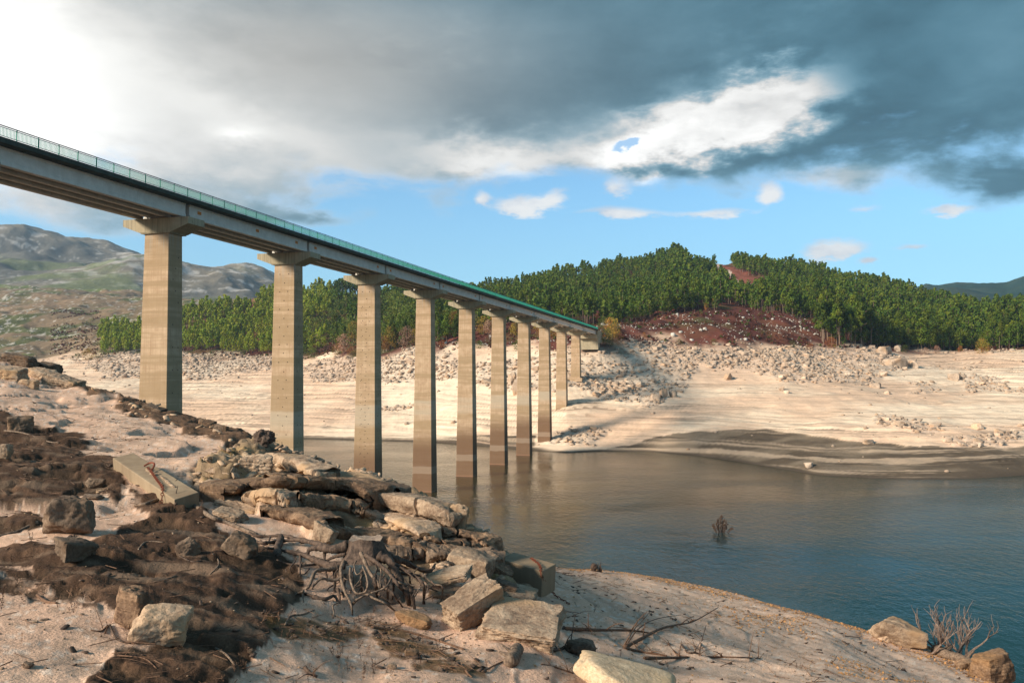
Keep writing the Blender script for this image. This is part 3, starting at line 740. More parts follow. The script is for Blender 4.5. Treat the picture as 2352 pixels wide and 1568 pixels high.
mountain('mountains', (-1.15, -.20), [(-900, 560), (-300, 545), (0, 535), (50, 537), (100, 548), (150, 562), (200, 574), (260, 590), (300, 600), (330, 613), (380, 622), (420, 633), (480, 640), (560, 642), (605, 657), (700, 700), (800, 740)], 1350, 3000, 720, M['mountain'], mcol, 42, 95, 420, 240)
def dcol(X, Y, n_):
    c = np.zeros(X.shape + (3,)) + np.array((.018, .045, .035)); return lerp3(c, (.04, .06, .04), sstep(-.2, .5, fbm(X / 120, Y / 120, 1, 4, 97)))
mountain('far_hills', (.40, .95), [(1900, 720), (2080, 680), (2130, 667), (2160, 669), (2200, 661), (2240, 664), (2290, 672), (2315, 672), (2352, 660), (2420, 640), (2600, 610), (3000, 640)], 1500, 3000, 745, M['mountain'], dcol, 26, 99)

# ---- lake
V = [(-420, 28, 0), (420, 28, 0), (640, 480, 0), (-640, 480, 0)]
tag(obj('water', mesh_data('water', V, [(0, 1, 2, 3)], M['water'])), kind='structure')
print('far built')
# ------------------------------------------------------------------ bridge
AL = math.atan(528 / FP); BD = 70.5; S0 = 30.0; SI = 1.945
bridge = empty('bridge', (-BD * math.cos(AL) + SI * S0 * math.sin(AL), BD * math.sin(AL) + SI * S0 * math.cos(AL), 0), (0, 0, -AL))
tag(bridge, 'long concrete road bridge on tall square piers with a green railing', 'bridge')
# local frame: +Y along the deck away from the camera, +X to the side the camera stands on; s=0 at pier 0
CAPZ = 46.1; GZ0 = 46.28; GZ1 = 48.0
far_h = lambda X, Y: float(far.h(X, Y)) if Y > 175 else float(near.h(X, Y))
bearing_me = MB().box((0, 0, 0), (.5, .4, .18)).data('bearing', M['bearing'])
def pier(i):
    s_ = i * S0; w = bridge.matrix_world if False else None
    X = bridge.location.x + s_ * math.sin(AL); Y = bridge.location.y + s_ * math.cos(AL)
    zb = min(far_h(X, Y), far_h(X + 3, Y), far_h(X - 3, Y)) - 1.2; zt = 44.35
    wt, wb = 3.65 / 2, (3.65 + (zt - zb) * .026) / 2; lt, lb = 2.55 / 2, (2.55 + (zt - zb) * .021) / 2
    n = 14; V = []; ch = .09
    for k_ in range(n + 1):
        f_ = k_ / n; a = wb + (wt - wb) * f_; b_ = lb + (lt - lb) * f_; z = zb + (zt - zb) * f_
        V += [(a, s_ - b_ + ch, z), (a, s_ + b_ - ch, z), (a - ch, s_ + b_, z), (-a + ch, s_ + b_, z), (-a, s_ + b_ - ch, z), (-a, s_ - b_ + ch, z), (-a + ch, s_ - b_, z), (a - ch, s_ - b_, z)]
    F = [(k_ * 8 + j, k_ * 8 + (j + 1) % 8, (k_ + 1) * 8 + (j + 1) % 8, (k_ + 1) * 8 + j) for k_ in range(n) for j in range(8)]
    F += [tuple(range(7, -1, -1)), tuple(n * 8 + j for j in range(8))]
    lb_, wb_ = lb, wb
    pm = MB().add(V, F); b_ = pm
    if i == 10: b_.box((0, s_, zb + 1.5), (6.2, 5.4, 1.6))
    # formwork tie holes and short slots in the shaft faces
    hb = b_; rnd = random.Random(i + 5)
    if i in (1, 2, 3, 10):
        z = zt - 1.6; row = 0
        while z > zb + 2:
            f_ = (z - zb) / (zt - zb); b2 = lb + (lt - lb) * f_; a2 = wb + (wt - wb) * f_
            if i != 1:
                for x in ((-.75, .75) if row % 2 == 0 else (.1,)):
                    hb.box((x + rnd.uniform(-.1, .1), s_ - b2 - .004, z + rnd.uniform(-.1, .1)), (.14, .02, .14), m=1)
                if i == 3 and row > 1: hb.box((0, s_ - b2 - .004, z - .7), (.42, .02, .06), m=1); hb.box((-1.0, s_ - b2 - .004, z - .3), (.10, .02, .12), m=1)
            for y in ((-.5, .5) if row % 2 else (0,)):
                if rnd.random() < .6: hb.box((a2 + .004, s_ + y, z), (.02, .13, .13), m=1)
            z -= 1.42; row += 1
    if i in (1, 2): b_.box((0, s_ - (lb_ + lt) / 2, (zb + zt) / 2 + 6), (.025, (lb_ - lt) * .5 + .02, 8), m=1) if False else None
    po = b_.build('pier', [M['pier'], M['hole']], bridge)
    # hammerhead crosshead: flat top, haunched underside, thicker block over the shaft
    pr = [(-4.8, CAPZ), (4.8, CAPZ), (4.8, CAPZ - .85), (2.35, zt), (-2.35, zt), (-4.8, CAPZ - .85)]
    V = [(x, s_ - 1.6, z) for x, z in pr] + [(x, s_ + 1.6, z) for x, z in pr]
    F = [tuple(range(5, -1, -1))[::1], tuple(range(6, 12))] + [(j, (j + 1) % 6, (j + 1) % 6 + 6, j + 6) for j in range(6)]
    cb = MB().add(V, F)
    cb.box((0, s_, zt - .06), (4.4, 3.1, .14)); cb.box((4.81, s_ - .6, CAPZ - .5), (.06, .5, .36))
    cp = cb.build('crosshead', M['cap'], po)
    for gx in (-3.15, -1.05, 1.05, 3.15):
        for dy in (-.75, .75): obj('bearing', bearing_me, po, loc=(gx, s_ + dy, CAPZ + .09))
for i in range(0, 11): pier(i)

LEN0, LEN1 = -30.0, 331.0
ends = [-30] + [i * S0 for i in range(0, 11)] + [331.0]
for sp_ in range(len(ends) - 1):
    a, b_ = ends[sp_] + .38, ends[sp_ + 1] - .38; mid = (a + b_) / 2; L = b_ - a
    for gx in (-3.15, -1.05, 1.05, 3.15):
        # I-girder with a wide bottom bulb
        pr = [(-.30, 0), (.30, 0), (.33, .08), (.33, .30), (.14, .50), (.14, 1.42), (.36, 1.58), (.36, 1.70), (-.36, 1.70), (-.36, 1.58), (-.14, 1.42), (-.14, .50), (-.33, .30), (-.33, .08)]
        if gx > 3:   # the edge girder shows an almost flush outer face
            pr = [(-.30, 0), (.36, 0), (.38, .10), (.38, .36), (.31, .46), (.31, 1.46), (.40, 1.56), (.40, 1.70), (-.36, 1.70), (-.36, 1.58), (-.14, 1.42), (-.14, .50), (-.33, .30), (-.33, .08)]
        n = len(pr); V = [(gx + x, a, GZ0 + z) for x, z in pr] + [(gx + x, b_, GZ0 + z) for x, z in pr]
        F = [tuple(range(n)), tuple(range(2 * n - 1, n - 1, -1))] + [(j, j + n, (j + 1) % n + n, (j + 1) % n) for j in range(n)]
        g_ = MB().add(V, F).build('girder', M['girder'], bridge)
        if gx > 3 and sp_ >= 2:
            for f_ in ((2.0, L * .52, L - 3.2) if sp_ == 2 else (2.0, L - 3.2)):
                MB().box((gx + .318, a + f_, GZ0 + 1.0), (.014, .78, .42)).build('orange_mark', M['mark'], g_)
    # cross diaphragms at the ends of the span
    for y in (a + .35, b_ - .35): MB().box((0, y, GZ0 + .95), (6.0, .3, 1.3)).build('diaphragm', M['girder'], bridge)
Lm = (LEN0 + LEN1) / 2; LL = LEN1 - LEN0
pr = [(-4.75, 48.22), (-4.75, 48.52), (-4.35, 48.56), (-4.35, 48.32), (4.35, 48.32), (4.35, 48.56), (4.75, 48.52), (4.75, 48.02), (4.62, 47.98), (3.6, 48.0), (-3.6, 48.0), (-4.62, 47.98), (-4.75, 48.02)]
n = len(pr); V = [(x, LEN0, z) for x, z in pr] + [(x, LEN1, z) for x, z in pr]
F = [tuple(range(n)), tuple(range(2 * n - 1, n - 1, -1))] + [(j, j + n, (j + 1) % n + n, (j + 1) % n) for j in range(n)]
MB().add(V, F).build('deck', M['fascia'], bridge)
MB().box((0, Lm, 48.345), (8.6, LL, .04)).build('road_surface', M['asphalt'], bridge)
for sx in (1, -1):
    x = 4.58 * sx
    r = MB().box((x, Lm, 49.62), (.09, LL, .07)); r.box((x, Lm, 48.66), (.05, LL, .05), m=1); r.box((x, Lm, 49.47), (.05, LL, .05), m=1)
    nb = int(LL / (.15 if sx > 0 else .3))
    for j in range(nb):
        y = LEN0 + (j + .5) * LL / nb
        if sx < 0 or y < 331: r.box((x, y, 49.06), (.045, .03, .80), m=1)
    for j in range(int(LL / 2.5)): r.box((x, LEN0 + 1 + j * 2.5, 49.06), (.08, .07, 1.1), m=1)
    r.build('railing', [M['rail_dark'], M['rail']], bridge)
# abutment where the deck runs into the hillside
ab = MB(); ab.box((0, 333.0, 43.5), (9.2, 4.0, 9.0)); ab.box((0, 330.2, 45.15), (9.0, 2.4, 1.9)); ab.box((4.4, 338, 45.2), (.5, 9, 5.8)); ab.box((-4.4, 338, 45.2), (.5, 9, 5.8))
ab.build('abutment', M['cap'], bridge)
# ------------------------------------------------------------------ woods
NR = np.random.default_rng(7)
GAPX = [370, 665, 853, 984, 1080, 1152, 1210, 1257, 1295, 1327]
ORD = ['first', 'second', 'third', 'fourth', 'fifth', 'sixth', 'seventh', 'eighth', 'ninth', 'last']
def where_x(x):
    if x < 330: return 'left of the nearest pier'
    if x < GAPX[-1]:
        k_ = max(i for i in range(10) if x >= GAPX[i] or i == 0)
        return 'between the %s and %s piers' % (ORD[k_], ORD[min(k_ + 1, 9)])
    if x < 1400: return 'beside the far bridge end'
    if x < 1880: return 'near the heather knoll'
    if x < 2130: return 'right of the heather knoll'
    return 'at the right edge of the view'

def leaf_cloud(centres, rad, nleaf, leaf, rng, squash=.75):
    """leaf sprays: small quads turned every way, gathered in clumps"""
    nc = len(centres); n = nc * nleaf
    d = rng.normal(size=(n, 3)); d /= np.linalg.norm(d, axis=1)[:, None]
    r = rng.uniform(.45, 1.0, n) ** .6
    c = np.repeat(centres, nleaf, 0); rr = np.repeat(rad, nleaf)
    p = c + d * (r * rr)[:, None] * np.array((1, 1, squash))
    nrm = d + rng.normal(size=(n, 3)) * .6; nrm /= np.linalg.norm(nrm, axis=1)[:, None]
    t = np.cross(nrm, rng.normal(size=(n, 3))); t /= np.linalg.norm(t, axis=1)[:, None]; b_ = np.cross(nrm, t)
    s_ = leaf * rng.uniform(.6, 1.25, n)[:, None]
    V = np.stack([p - t * s_ - b_ * s_ * .5, p + t * s_ * .6 - b_ * s_ * .6, p + t * s_ + b_ * s_ * .5, p - t * s_ * .5 + b_ * s_ * .7], 1).reshape(-1, 3)
    return V, np.arange(len(V)).reshape(-1, 4)
def crown_geo(kind, seed, nclump, nleaf, leaf):
    """unit height 1 crown + trunk height range"""
    rng = np.random.default_rng(seed); c = []; r = []
    h0 = {'pine': .22, 'tall': .50, 'round': .16, 'bush': .05, 'young': .10}[kind]
    R = {'pine': .20, 'tall': .155, 'round': .36, 'bush': .55, 'young': .20}[kind] * rng.uniform(.85, 1.15)
    for k_ in range(nclump):
        t = (k_ + rng.uniform(0, 1)) / nclump
        if kind in ('pine', 'tall', 'young'):
            prof = (1 - t) ** .8 * (.66 + .34 * min(1, t / .18)) * 1.12 + .035
        else:
            prof = math.sqrt(max(0, 1 - (2 * t - .85) ** 2 * .8)) * (.9)
            prof = max(prof, .15)
        a = rng.uniform(0, math.tau); q = math.sqrt(rng.uniform(.12, 1)) * R * prof
        c.append((math.cos(a) * q, math.sin(a) * q, h0 + (.97 - h0) * t)); r.append(R * (.26 + .26 * prof) * rng.uniform(.8, 1.3))
    V, F = leaf_cloud(np.array(c), np.array(r), nleaf, leaf, rng, .8 if kind != 'bush' else .7)
    return V, F
def trunk_geo(kind, seed):
    rnd = random.Random(seed); top = {'pine': .9, 'tall': .93, 'round': .6, 'bush': .4, 'young': .85}[kind]; w = {'round': .022, 'bush': .02, 'tall': .017}.get(kind, .013)
    b_ = MB(); lean = (rnd.uniform(-.02, .02), rnd.uniform(-.02, .02))
    V, F = tube([(0, 0, -.05), (lean[0], lean[1], top * .5), (lean[0] * .4, lean[1] * .4, top)], w, w * .3, 6, 3); b_.add(V, F)
    for k_ in range({'tall': 7, 'pine': 6, 'round': 7, 'bush': 5, 'young': 2}[kind]):
        z = top * rnd.uniform(.45, .95) if kind != 'bush' else .1; a = rnd.uniform(0, math.tau); L_ = rnd.uniform(.08, .16) * (1.8 if kind in ('round', 'bush') else 1)
        V, F = tube([(lean[0], lean[1], z - .02), (math.cos(a) * L_ * .6, math.sin(a) * L_ * .6, z + L_ * .35), (math.cos(a) * L_, math.sin(a) * L_, z + L_ * .55)], w * .4, w * .12, 4, 2); b_.add(V, F)
    return b_
NEARV = {}
def near_variant(kind, matk, seed, cl=32, nl=32, leaf=.024):
    key = (kind, matk, seed)
    if key not in NEARV:
        V, F = crown_geo(kind, seed, cl, nl, leaf)
        NEARV[key] = (mesh_data('crown', V, F, M[matk]), trunk_geo(kind, seed).data('trunk', M['bark']))
    return NEARV[key]
def plant_tree(name, key, p, h, label, cat, group, wide=1.0):
    cm, tm = near_variant(*key)
    e = empty(name, p, (0, 0, random.random() * 6.28)); e.scale = (h * wide, h * wide, h); tag(e, label, cat, group)
    obj('crown', cm, e); obj('trunk', tm, e); return e

random.seed(3)
# candidate places over the hills
N = 60000
ui = NR.uniform(-.56, .72, N); r2 = np.sqrt(NR.uniform(400 ** 2, 1010 ** 2, N)); tx, ty = ui * r2, r2
tlY = np.interp(ui, far.u, far.KY[:, 4]); h1Y = np.interp(ui, far.u, far.KY[:, 5]); h2Y = np.interp(ui, far.u, far.KY[:, 6]); rgY = np.interp(ui, far.u, far.KY[:, 7])
tz = far.h(tx, ty); bx, by = proj(tx, ty, tz)
wob = fbm(tx * .03, ty * .03, 0, 3, 120) * 14
ok = (ty > tlY + 4 + wob * .4) & (ty < rgY + 25)
knoll = (bx > 1395) & (bx < 1885) & (ty < h1Y + 14 + wob)
slope_l = (bx > 1050) & (bx < 1400) & (ty < h1Y + 30 + wob * 1.5)
moorL = (bx < 232 + wob) | ((bx < 600) & (ty > h2Y + 12)) | ((bx < 640) & (ty > 905))
autL = (bx > 690) & (bx < 1060) & (ty < tlY + 30 + wob)
cutp = inpoly(bx + wob * .3, by, [(1634, 560), (1655, 590), (1704, 630), (1766, 644), (1778, 676), (1708, 680), (1662, 648), (1638, 612)])
cut2 = np.abs(bx - 1622) < 1
gap = (fbm(tx * .02, ty * .02, 5, 4, 121) > .52) & (bx > 700)
ok &= ~knoll & ~slope_l & ~moorL & ~cutp & ~(gap & (ty > h1Y))
notch = (bx > 1578) & (bx < 1640) & (ty > 860)
# thin to a minimum spacing with a hash grid
def thin(xs, ys, idx, cell):
    seen = {}; keep = []
    for i in idx:
        k_ = (int(xs[i] // cell), int(ys[i] // cell))
        if k_ in seen: continue
        seen[k_] = 1; keep.append(i)
    return np.array(keep)
idx = thin(tx, ty, np.where(ok)[0], 5.6)
th = NR.uniform(8.5, 15.5, N) * np.where((bx > 1870) & (ty < 640), 1.22, 1.0) * np.where(bx < 640, .95, 1.0) * np.where(notch, .45, 1.0)
th *= 1 + .22 * np.clip(fbm(tx * .035, ty * .035, 8, 3, 160) * 1.5, -1, 1)
th *= np.where(np.abs(bx - 1560) < 22, 1.25, 1) * np.where((bx > 1638) & (bx < 1665) & (ty > 850), 1.3, 1)
# tall bare-stemmed pines stand in three places
tall = (((bx > 1740) & (bx < 1885) & (ty < h1Y + 110)) | ((bx > 1195) & (bx < 1370) & (ty < h1Y + 95)) | ((bx > 1885) & (bx < 2010) & (ty < tlY + 60)) | (ty > rgY - 40)) & (NR.random(N) < .8)
th = np.where(tall & (ty < rgY - 45), th * 1.28, th)
score = th / ty * np.where(ty - np.where(bx > 1395, np.where(bx < 1885, h1Y, tlY), tlY) < 40, 1.25, 1.0)
order = idx[np.argsort(-score[idx])]
first = order[:300]; rest = order[300:]
PK = [('pine', 'pine', s_) for s_ in range(6)]; TK = [('tall', 'pine', s_) for s_ in range(4)]; YK = [('young', 'pine', 30), ('young', 'pine', 31)]
for n_, i in enumerate(first):
    if autL[i] and NR.random() < .75: continue
    t_ = bool(tall[i]); key = random.choice(TK if t_ else PK)
    if bx[i] < 760: key = (key[0], 'pine_bright', key[2])
    g = 'pines on the far shore ' + where_x(bx[i])
    plant_tree('pine_tree', key, (tx[i], ty[i], tz[i] - .3), th[i] * random.uniform(.9, 1.1),
               ('tall thin-stemmed green pine ' if t_ else 'bushy green pine ') + where_x(bx[i]) + ', at the wood front', 'pine tree', g + (' (tall)' if t_ else ''), .95)
# everything farther back is one wood
def mass(name, sel, kinds, nvar, ncl, nl, leaf, matk, label, cat, wide=.95):
    Vs = []; Fs = []; ms = []; off = 0
    var = []
    for kd in kinds:
        for s_ in range(nvar):
            V, F = crown_geo(kd, 200 + s_, ncl, nl, leaf)
            tp = .9; w = .014
            q = np.array([(w, w, -.05), (-w, w, -.05), (-w, -w, -.05), (w, -w, -.05), (w * .4, w * .4, tp), (-w * .4, w * .4, tp), (-w * .4, -w * .4, tp), (w * .4, -w * .4, tp)])
            Ft = np.array([(0, 1, 5, 4), (1, 2, 6, 5), (2, 3, 7, 6), (3, 0, 4, 7)]) + len(V)
            var.append((kd, np.concatenate([V, q]), np.concatenate([F, Ft]), np.concatenate([np.zeros(len(F), int), np.ones(4, int)])))
    for vi, (kd, V, F, mi) in enumerate(var):
        kk = len(kinds)
        sub = [i for i in sel if (('tall' if (tall[i] and 'tall' in kinds) else kinds[0]) == kd) and i % nvar == vi % nvar]
        if not sub: continue
        sub = np.array(sub); a = NR.uniform(0, 6.28, len(sub)); h = th[sub]
        c, s_ = np.cos(a), np.sin(a); X = V[None, :, 0] * c[:, None] - V[None, :, 1] * s_[:, None]; Y = V[None, :, 0] * s_[:, None] + V[None, :, 1] * c[:, None]
        W = np.stack([X * h[:, None] * wide + tx[sub][:, None], Y * h[:, None] * wide + ty[sub][:, None], V[None, :, 2] * h[:, None] + tz[sub][:, None]], -1)
        nv = len(V); Vs.append(W.reshape(-1, 3)); Fs.append((F[None] + (np.arange(len(sub)) * nv)[:, None, None]).reshape(-1, 4) + off); ms.append(np.tile(mi, len(sub))); off += nv * len(sub)
    o = obj(name, mesh_data(name, np.concatenate(Vs), np.concatenate(Fs), [M[matk], M['bark']], mi=np.concatenate(ms)))
    tag(o, label, cat, kind='stuff'); return o
rest = rest[~(autL[rest])]
print('pines', len(first), len(rest))
leftw = bx[rest] < 760
mass('young_pine_wood', list(rest[leftw]), ['pine'], 6, 15, 12, .046, 'pine_bright', 'bright green young pine wood behind the first two piers', 'wood')
rest = rest[~leftw]
mass('pine_wood', list(rest), ['pine', 'tall'], 7, 13, 10, .050, 'pine_mass', 'dense dark green pine wood covering the hills right of the bridge', 'wood')

# mixed autumn trees and bushes along the high-water line
def fp(x, y): return far.hit(x, y)
BK = {'oak': [('round', 'oak', 40), ('round', 'oak', 41)], 'autumn': [('round', 'autumn', 42), ('round', 'autumn', 43)], 'orange': [('round', 'orange', 44)],
      'pink': [('round', 'pink', 45)], 'bush_green': [('bush', 'shrub', 46), ('bush', 'shrub', 47)], 'bush_gold': [('bush', 'autumn', 48)], 'bush_orange': [('bush', 'orange', 49)], 'bush_pink': [('bush', 'pink', 50)]}
WORD = {'oak': 'olive green leafy tree', 'autumn': 'yellow autumn tree', 'orange': 'orange autumn tree', 'pink': 'pale pinkish bare tree',
        'bush_green': 'low green bush', 'bush_gold': 'golden round bush', 'bush_orange': 'rusty orange bush', 'bush_pink': 'pale pinkish leafless bush'}
hand = [('bush_green', 1392, 792, 36), ('bush_green', 1368, 786, 26), ('oak', 1412, 776, 40), ('bush_orange', 1420, 792, 26), ('bush_green', 1360, 765, 22),
        ('oak', 918, 745, 70), ('oak', 940, 770, 70), ('oak', 905, 765, 60), ('autumn', 952, 792, 36), ('pink', 934, 800, 50), ('autumn', 900, 800, 50), ('orange', 886, 806, 34),
        ('oak', 870, 800, 60), ('oak', 830, 800, 70), ('oak', 800, 790, 55), ('autumn', 812, 785, 46), ('autumn', 838, 812, 44), ('oak', 760, 770, 60), ('oak', 725, 790, 60), ('bush_pink', 748, 806, 40),
        ('pink', 790, 812, 44), ('bush_gold', 776, 815, 26), ('bush_green', 718, 822, 24), ('bush_green', 700, 818, 26), ('bush_orange', 808, 815, 20), ('autumn', 1042, 765, 50), ('autumn', 1030, 775, 40), ('orange', 1048, 745, 40),
        ('oak', 1022, 760, 50), ('oak', 1015, 735, 50), ('autumn', 1110, 770, 44), ('autumn', 1130, 768, 40), ('pink', 1122, 772, 36), ('oak', 1100, 745, 44), ('autumn', 1180, 772, 30), ('bush_green', 1190, 760, 20),
        ('orange', 1016, 800, 20), ('bush_green', 1100, 800, 18), ('bush_green', 1190, 805, 24), ('bush_gold', 1240, 770, 30), ('bush_gold', 1275, 775, 28), ('autumn', 1405, 782, 52), ('oak', 1385, 760, 34), ('bush_green', 1372, 782, 22),
        ('bush_green', 1400, 795, 26), ('bush_orange', 1345, 790, 16), ('autumn', 1545, 712, 18), ('orange', 1560, 706, 20), ('autumn', 1642, 706, 22), ('orange', 1622, 712, 16), ('bush_gold', 2258, 812, 34),
        ('bush_orange', 2206, 808, 14), ('bush_pink', 2150, 812, 18), ('bush_pink', 2125, 812, 14), ('bush_orange', 1908, 800, 26), ('bush_orange', 1862, 802, 14), ('bush_green', 1640, 792, 14), ('bush_green', 1560, 792, 14),
        ('bush_green', 1600, 794, 10), ('bush_orange', 1480, 775, 12), ('bush_green', 1440, 745, 14), ('bush_gold', 205, 826, 26), ('bush_green', 235, 822, 22), ('bush_green', 180, 822, 12), ('oak', 1300, 765, 30), ('oak', 1320, 748, 34), ('autumn', 1290, 742, 26),
        ('orange', 1375, 742, 22), ('bush_gold', 1290, 790, 22), ('bush_green', 1820, 798, 16), ('bush_green', 2080, 810, 18), ('bush_orange', 2040, 806, 12), ('oak', 860, 745, 60), ('oak', 780, 745, 55), ('oak', 960, 740, 50), ('oak', 900, 720, 50)]
for kd, x, y, hp in hand:
    p = fp(x, y); h = hp / FP * p.y; g = kd.startswith('bush')
    pxy = WORD[kd] + ' ' + where_x(x) + (', by the dry shore' if y > 765 else ', up on the slope')
    plant_tree('bush' if g else 'broadleaf_tree', random.choice(BK[kd]), p - Vector((0, 0, h * .04)), h * 1.05, pxy, 'bush' if g else 'tree', WORD[kd] + 's ' + where_x(x), random.uniform(.85, 1.15))
# low scrub and heather: nobody could count it
sel = np.where((ty > tlY - 3) & (ty < rgY) & ((knoll | slope_l | autL) | (bx < 232) | (ty < tlY + 8)))[0]
sel = sel[fbm(tx[sel] * .06, ty[sel] * .06, 2, 3, 130) > -.15]
sel = sel[: 9000]
def scrub(name, sel, mats, hs, leaf, label):
    V, F = crown_geo('bush', 77, 5, 7, .20); Vs = []; off = 0; h = NR.uniform(*hs, len(sel)) ; a = NR.uniform(0, 6.28, len(sel)); c, s_ = np.cos(a), np.sin(a)
    X = V[None, :, 0] * c[:, None] - V[None, :, 1] * s_[:, None]; Y = V[None, :, 0] * s_[:, None] + V[None, :, 1] * c[:, None]
    W = np.stack([X * h[:, None] * 1.4 + tx[sel][:, None], Y * h[:, None] * 1.4 + ty[sel][:, None], V[None, :, 2] * h[:, None] + tz[sel][:, None]], -1).reshape(-1, 3)
    FF = (F[None] + (np.arange(len(sel)) * len(V))[:, None, None]).reshape(-1, 4); mi = np.repeat(NR.integers(0, len(mats), len(sel)), len(F))
    tag(obj(name, mesh_data(name, W, FF, mats, mi=mi)), label, 'scrub', kind='stuff')
M['heather'] = mat_leaf('heather', (.10, .030, .020), (.19, .06, .035), (.13, .05, .02), False, .08)
scrub('scrub', sel, [M['heather'], M['heather'], M['heather'], M['shrub'], M['heather']], (.6, 1.5), .2, 'reddish heather and low green scrub on the slopes above the shore')
# ------------------------------------------------------------------ stones
_cs = {}
def cube_sphere(n):
    if n in _cs: return _cs[n]
    g = np.tan(np.linspace(-math.pi / 4, math.pi / 4, n + 1)); A, B = np.meshgrid(g, g, indexing='ij'); O = np.ones_like(A)
    faces = [(A, B, O), (B, A, -O), (O, A, B), (-O, B, A), (B, O, A), (A, -O, B)]; V = []; F = []
    for k_, f_ in enumerate(faces):
        p = np.stack(f_, -1).reshape(-1, 3); i = np.arange(n)[:, None] * (n + 1) + np.arange(n)[None]
        F.append(np.stack([i, i + n + 1, i + n + 2, i + 1], -1).reshape(-1, 4) + k_ * (n + 1) ** 2); V.append(p)
    V = np.concatenate(V); V /= np.linalg.norm(V, axis=1)[:, None]; F = np.concatenate(F)
    key = np.round(V * 1e5).astype(np.int64); _, first_, inv = np.unique(key, axis=0, return_index=True, return_inverse=True); inv = inv.ravel()
    _cs[n] = (V[first_], inv[F]); return _cs[n]
def rock_geo(seed, dims, n=10, blocky=.7, ncut=7, rough=.03, sharp=26, strata=0.0, dip=0.0):
    """a block split out of bedrock: flat joints meeting in slightly worn edges; dims = full size"""
    rng = np.random.default_rng(seed); D, F = cube_sphere(n)
    pl = []
    for ax in range(3):
        for s_ in (-1, 1):
            nn = np.zeros(3); nn[ax] = s_; nn += rng.normal(size=3) * .13 * (1.6 - blocky); pl.append((nn / np.linalg.norm(nn), rng.uniform(.86, 1.0)))
    for _ in range(ncut):
        nn = rng.normal(size=3); nn /= np.linalg.norm(nn); pl.append((nn, rng.uniform(.88, 1.15) * (.55 + .65 * np.abs(nn).sum() / 1.73 * blocky + .25 * (1 - blocky))))
    acc = np.zeros(len(D))
    for nn, d in pl: acc += np.maximum(0, D @ nn / d) ** sharp
    r = acc ** (-1 / sharp); V = D * r[:, None]
    s0 = rng.uniform(0, 99)
    V += D * (fbm(V[:, 0] * 1.3 + s0, V[:, 1] * 1.3, V[:, 2] * 1.3, 4, seed % 97) * rough * 2.4 + (fbm(V[:, 0] * 11 + s0, V[:, 1] * 11, V[:, 2] * 11, 3, 5) * rough * .45 if n > 12 else 0) + fbm(V[:, 0] * 5 + s0, V[:, 1] * 5, V[:, 2] * 5, 3, seed % 89) * rough)[:, None]
    if strata:
        q = V[:, 2] * 4.2 + fbm(V[:, 0] * 1.5 + s0, V[:, 1] * 1.5, 0, 3, 7) * .5; f_ = q - np.floor(q)
        V[:, :2] *= (1 + (sstep(0, .25, f_) * (1 - sstep(.75, 1, f_)) - .5) * strata)[:, None]
    return V * np.array(dims) / 2, F
def rockmesh(name, seed, dims, mat, **k): 
    V, F = rock_geo(seed, dims, **k); me = mesh_data(name, V, F, M[mat], True)
    try: me.set_sharp_from_angle(angle=math.radians(32))
    except Exception: pass
    return me
# -- rubble on the far shore
RS = [rock_geo(300 + s_, (2, 2, 2), 3, .6, 6, .05) for s_ in range(8)]
def strew(name, xs, ys, zs, size, mat, label, flat=(.35, .75)):
    n = len(xs); k_ = NR.integers(0, len(RS), n); Vs = []; Fs = []; off = 0
    for j in range(len(RS)):
        m_ = np.where(k_ == j)[0]
        if not len(m_): continue
        V, F = RS[j]; a = NR.uniform(0, 6.28, len(m_)); s_ = size[m_]; e = NR.uniform(.6, 1.3, len(m_)); f_ = NR.uniform(*flat, len(m_)); c, sn = np.cos(a), np.sin(a)
        x = V[None, :, 0] * (s_ * e)[:, None]; y = V[None, :, 1] * s_[:, None]; z = V[None, :, 2] * (s_ * f_)[:, None]; ti = NR.normal(0, .35, len(m_))[:, None]
        x, z = x * np.cos(ti) - z * np.sin(ti), x * np.sin(ti) + z * np.cos(ti)
        W = np.stack([x * c[:, None] - y * sn[:, None] + xs[m_][:, None], x * sn[:, None] + y * c[:, None] + ys[m_][:, None], z + (zs[m_] + s_ * f_ * .3)[:, None]], -1).reshape(-1, 3)
        Fs.append((F[None] + (np.arange(len(m_)) * len(V))[:, None, None]).reshape(-1, 4) + off); Vs.append(W); off += len(W)
    return tag(obj(name, mesh_data(name, np.concatenate(Vs), np.concatenate(Fs), M[mat])), label, 'stones', kind='stuff')
from numpy import searchsorted
def sample_grid(T, W, n):
    """places on the terrain drawn in proportion to W times ground area"""
    A = W * (T.YY ** 2); c = np.cumsum(A.ravel()); k_ = searchsorted(c, NR.uniform(0, c[-1], n)); i, j = np.unravel_index(np.minimum(k_, A.size - 1), A.shape)
    i = np.minimum(i + NR.uniform(-.5, .5, n), T.Z.shape[0] - 1.01).clip(0); j = np.minimum(j + NR.uniform(-.5, .5, n), T.Z.shape[1] - 1.01).clip(0)
    u = T.u[0] + i * (T.u[1] - T.u[0]); Y = np.exp(T.ly[0] + j * (T.ly[1] - T.ly[0])); X = u * Y; return X, Y, T.h(X, Y)
vis = (np.abs(far.UU) < .72) & (far.YY < TL + 12)
Wr = (rub * (1 + 1.2 * sstep(-.2, .5, rubn)) + .05 * (1 - inland) * sstep(12, 40, Zb) + .008 * (1 - inland)) * vis * (Zb > .3)
Wr += .20 * sstep(-22, -2, far.YY - TL) * (1 - sstep(0, 8, far.YY - TL)) * vis
n_ = 14000; X, Y, Z = sample_grid(far, Wr, n_)
size = np.minimum(.16 + NR.exponential(.30, n_), 1.9)
bxr, byr = proj(X, Y, Z)
sc_ = size / Y; big_ = np.argsort(-sc_)[:190]; small = np.setdiff1d(np.arange(n_), big_)
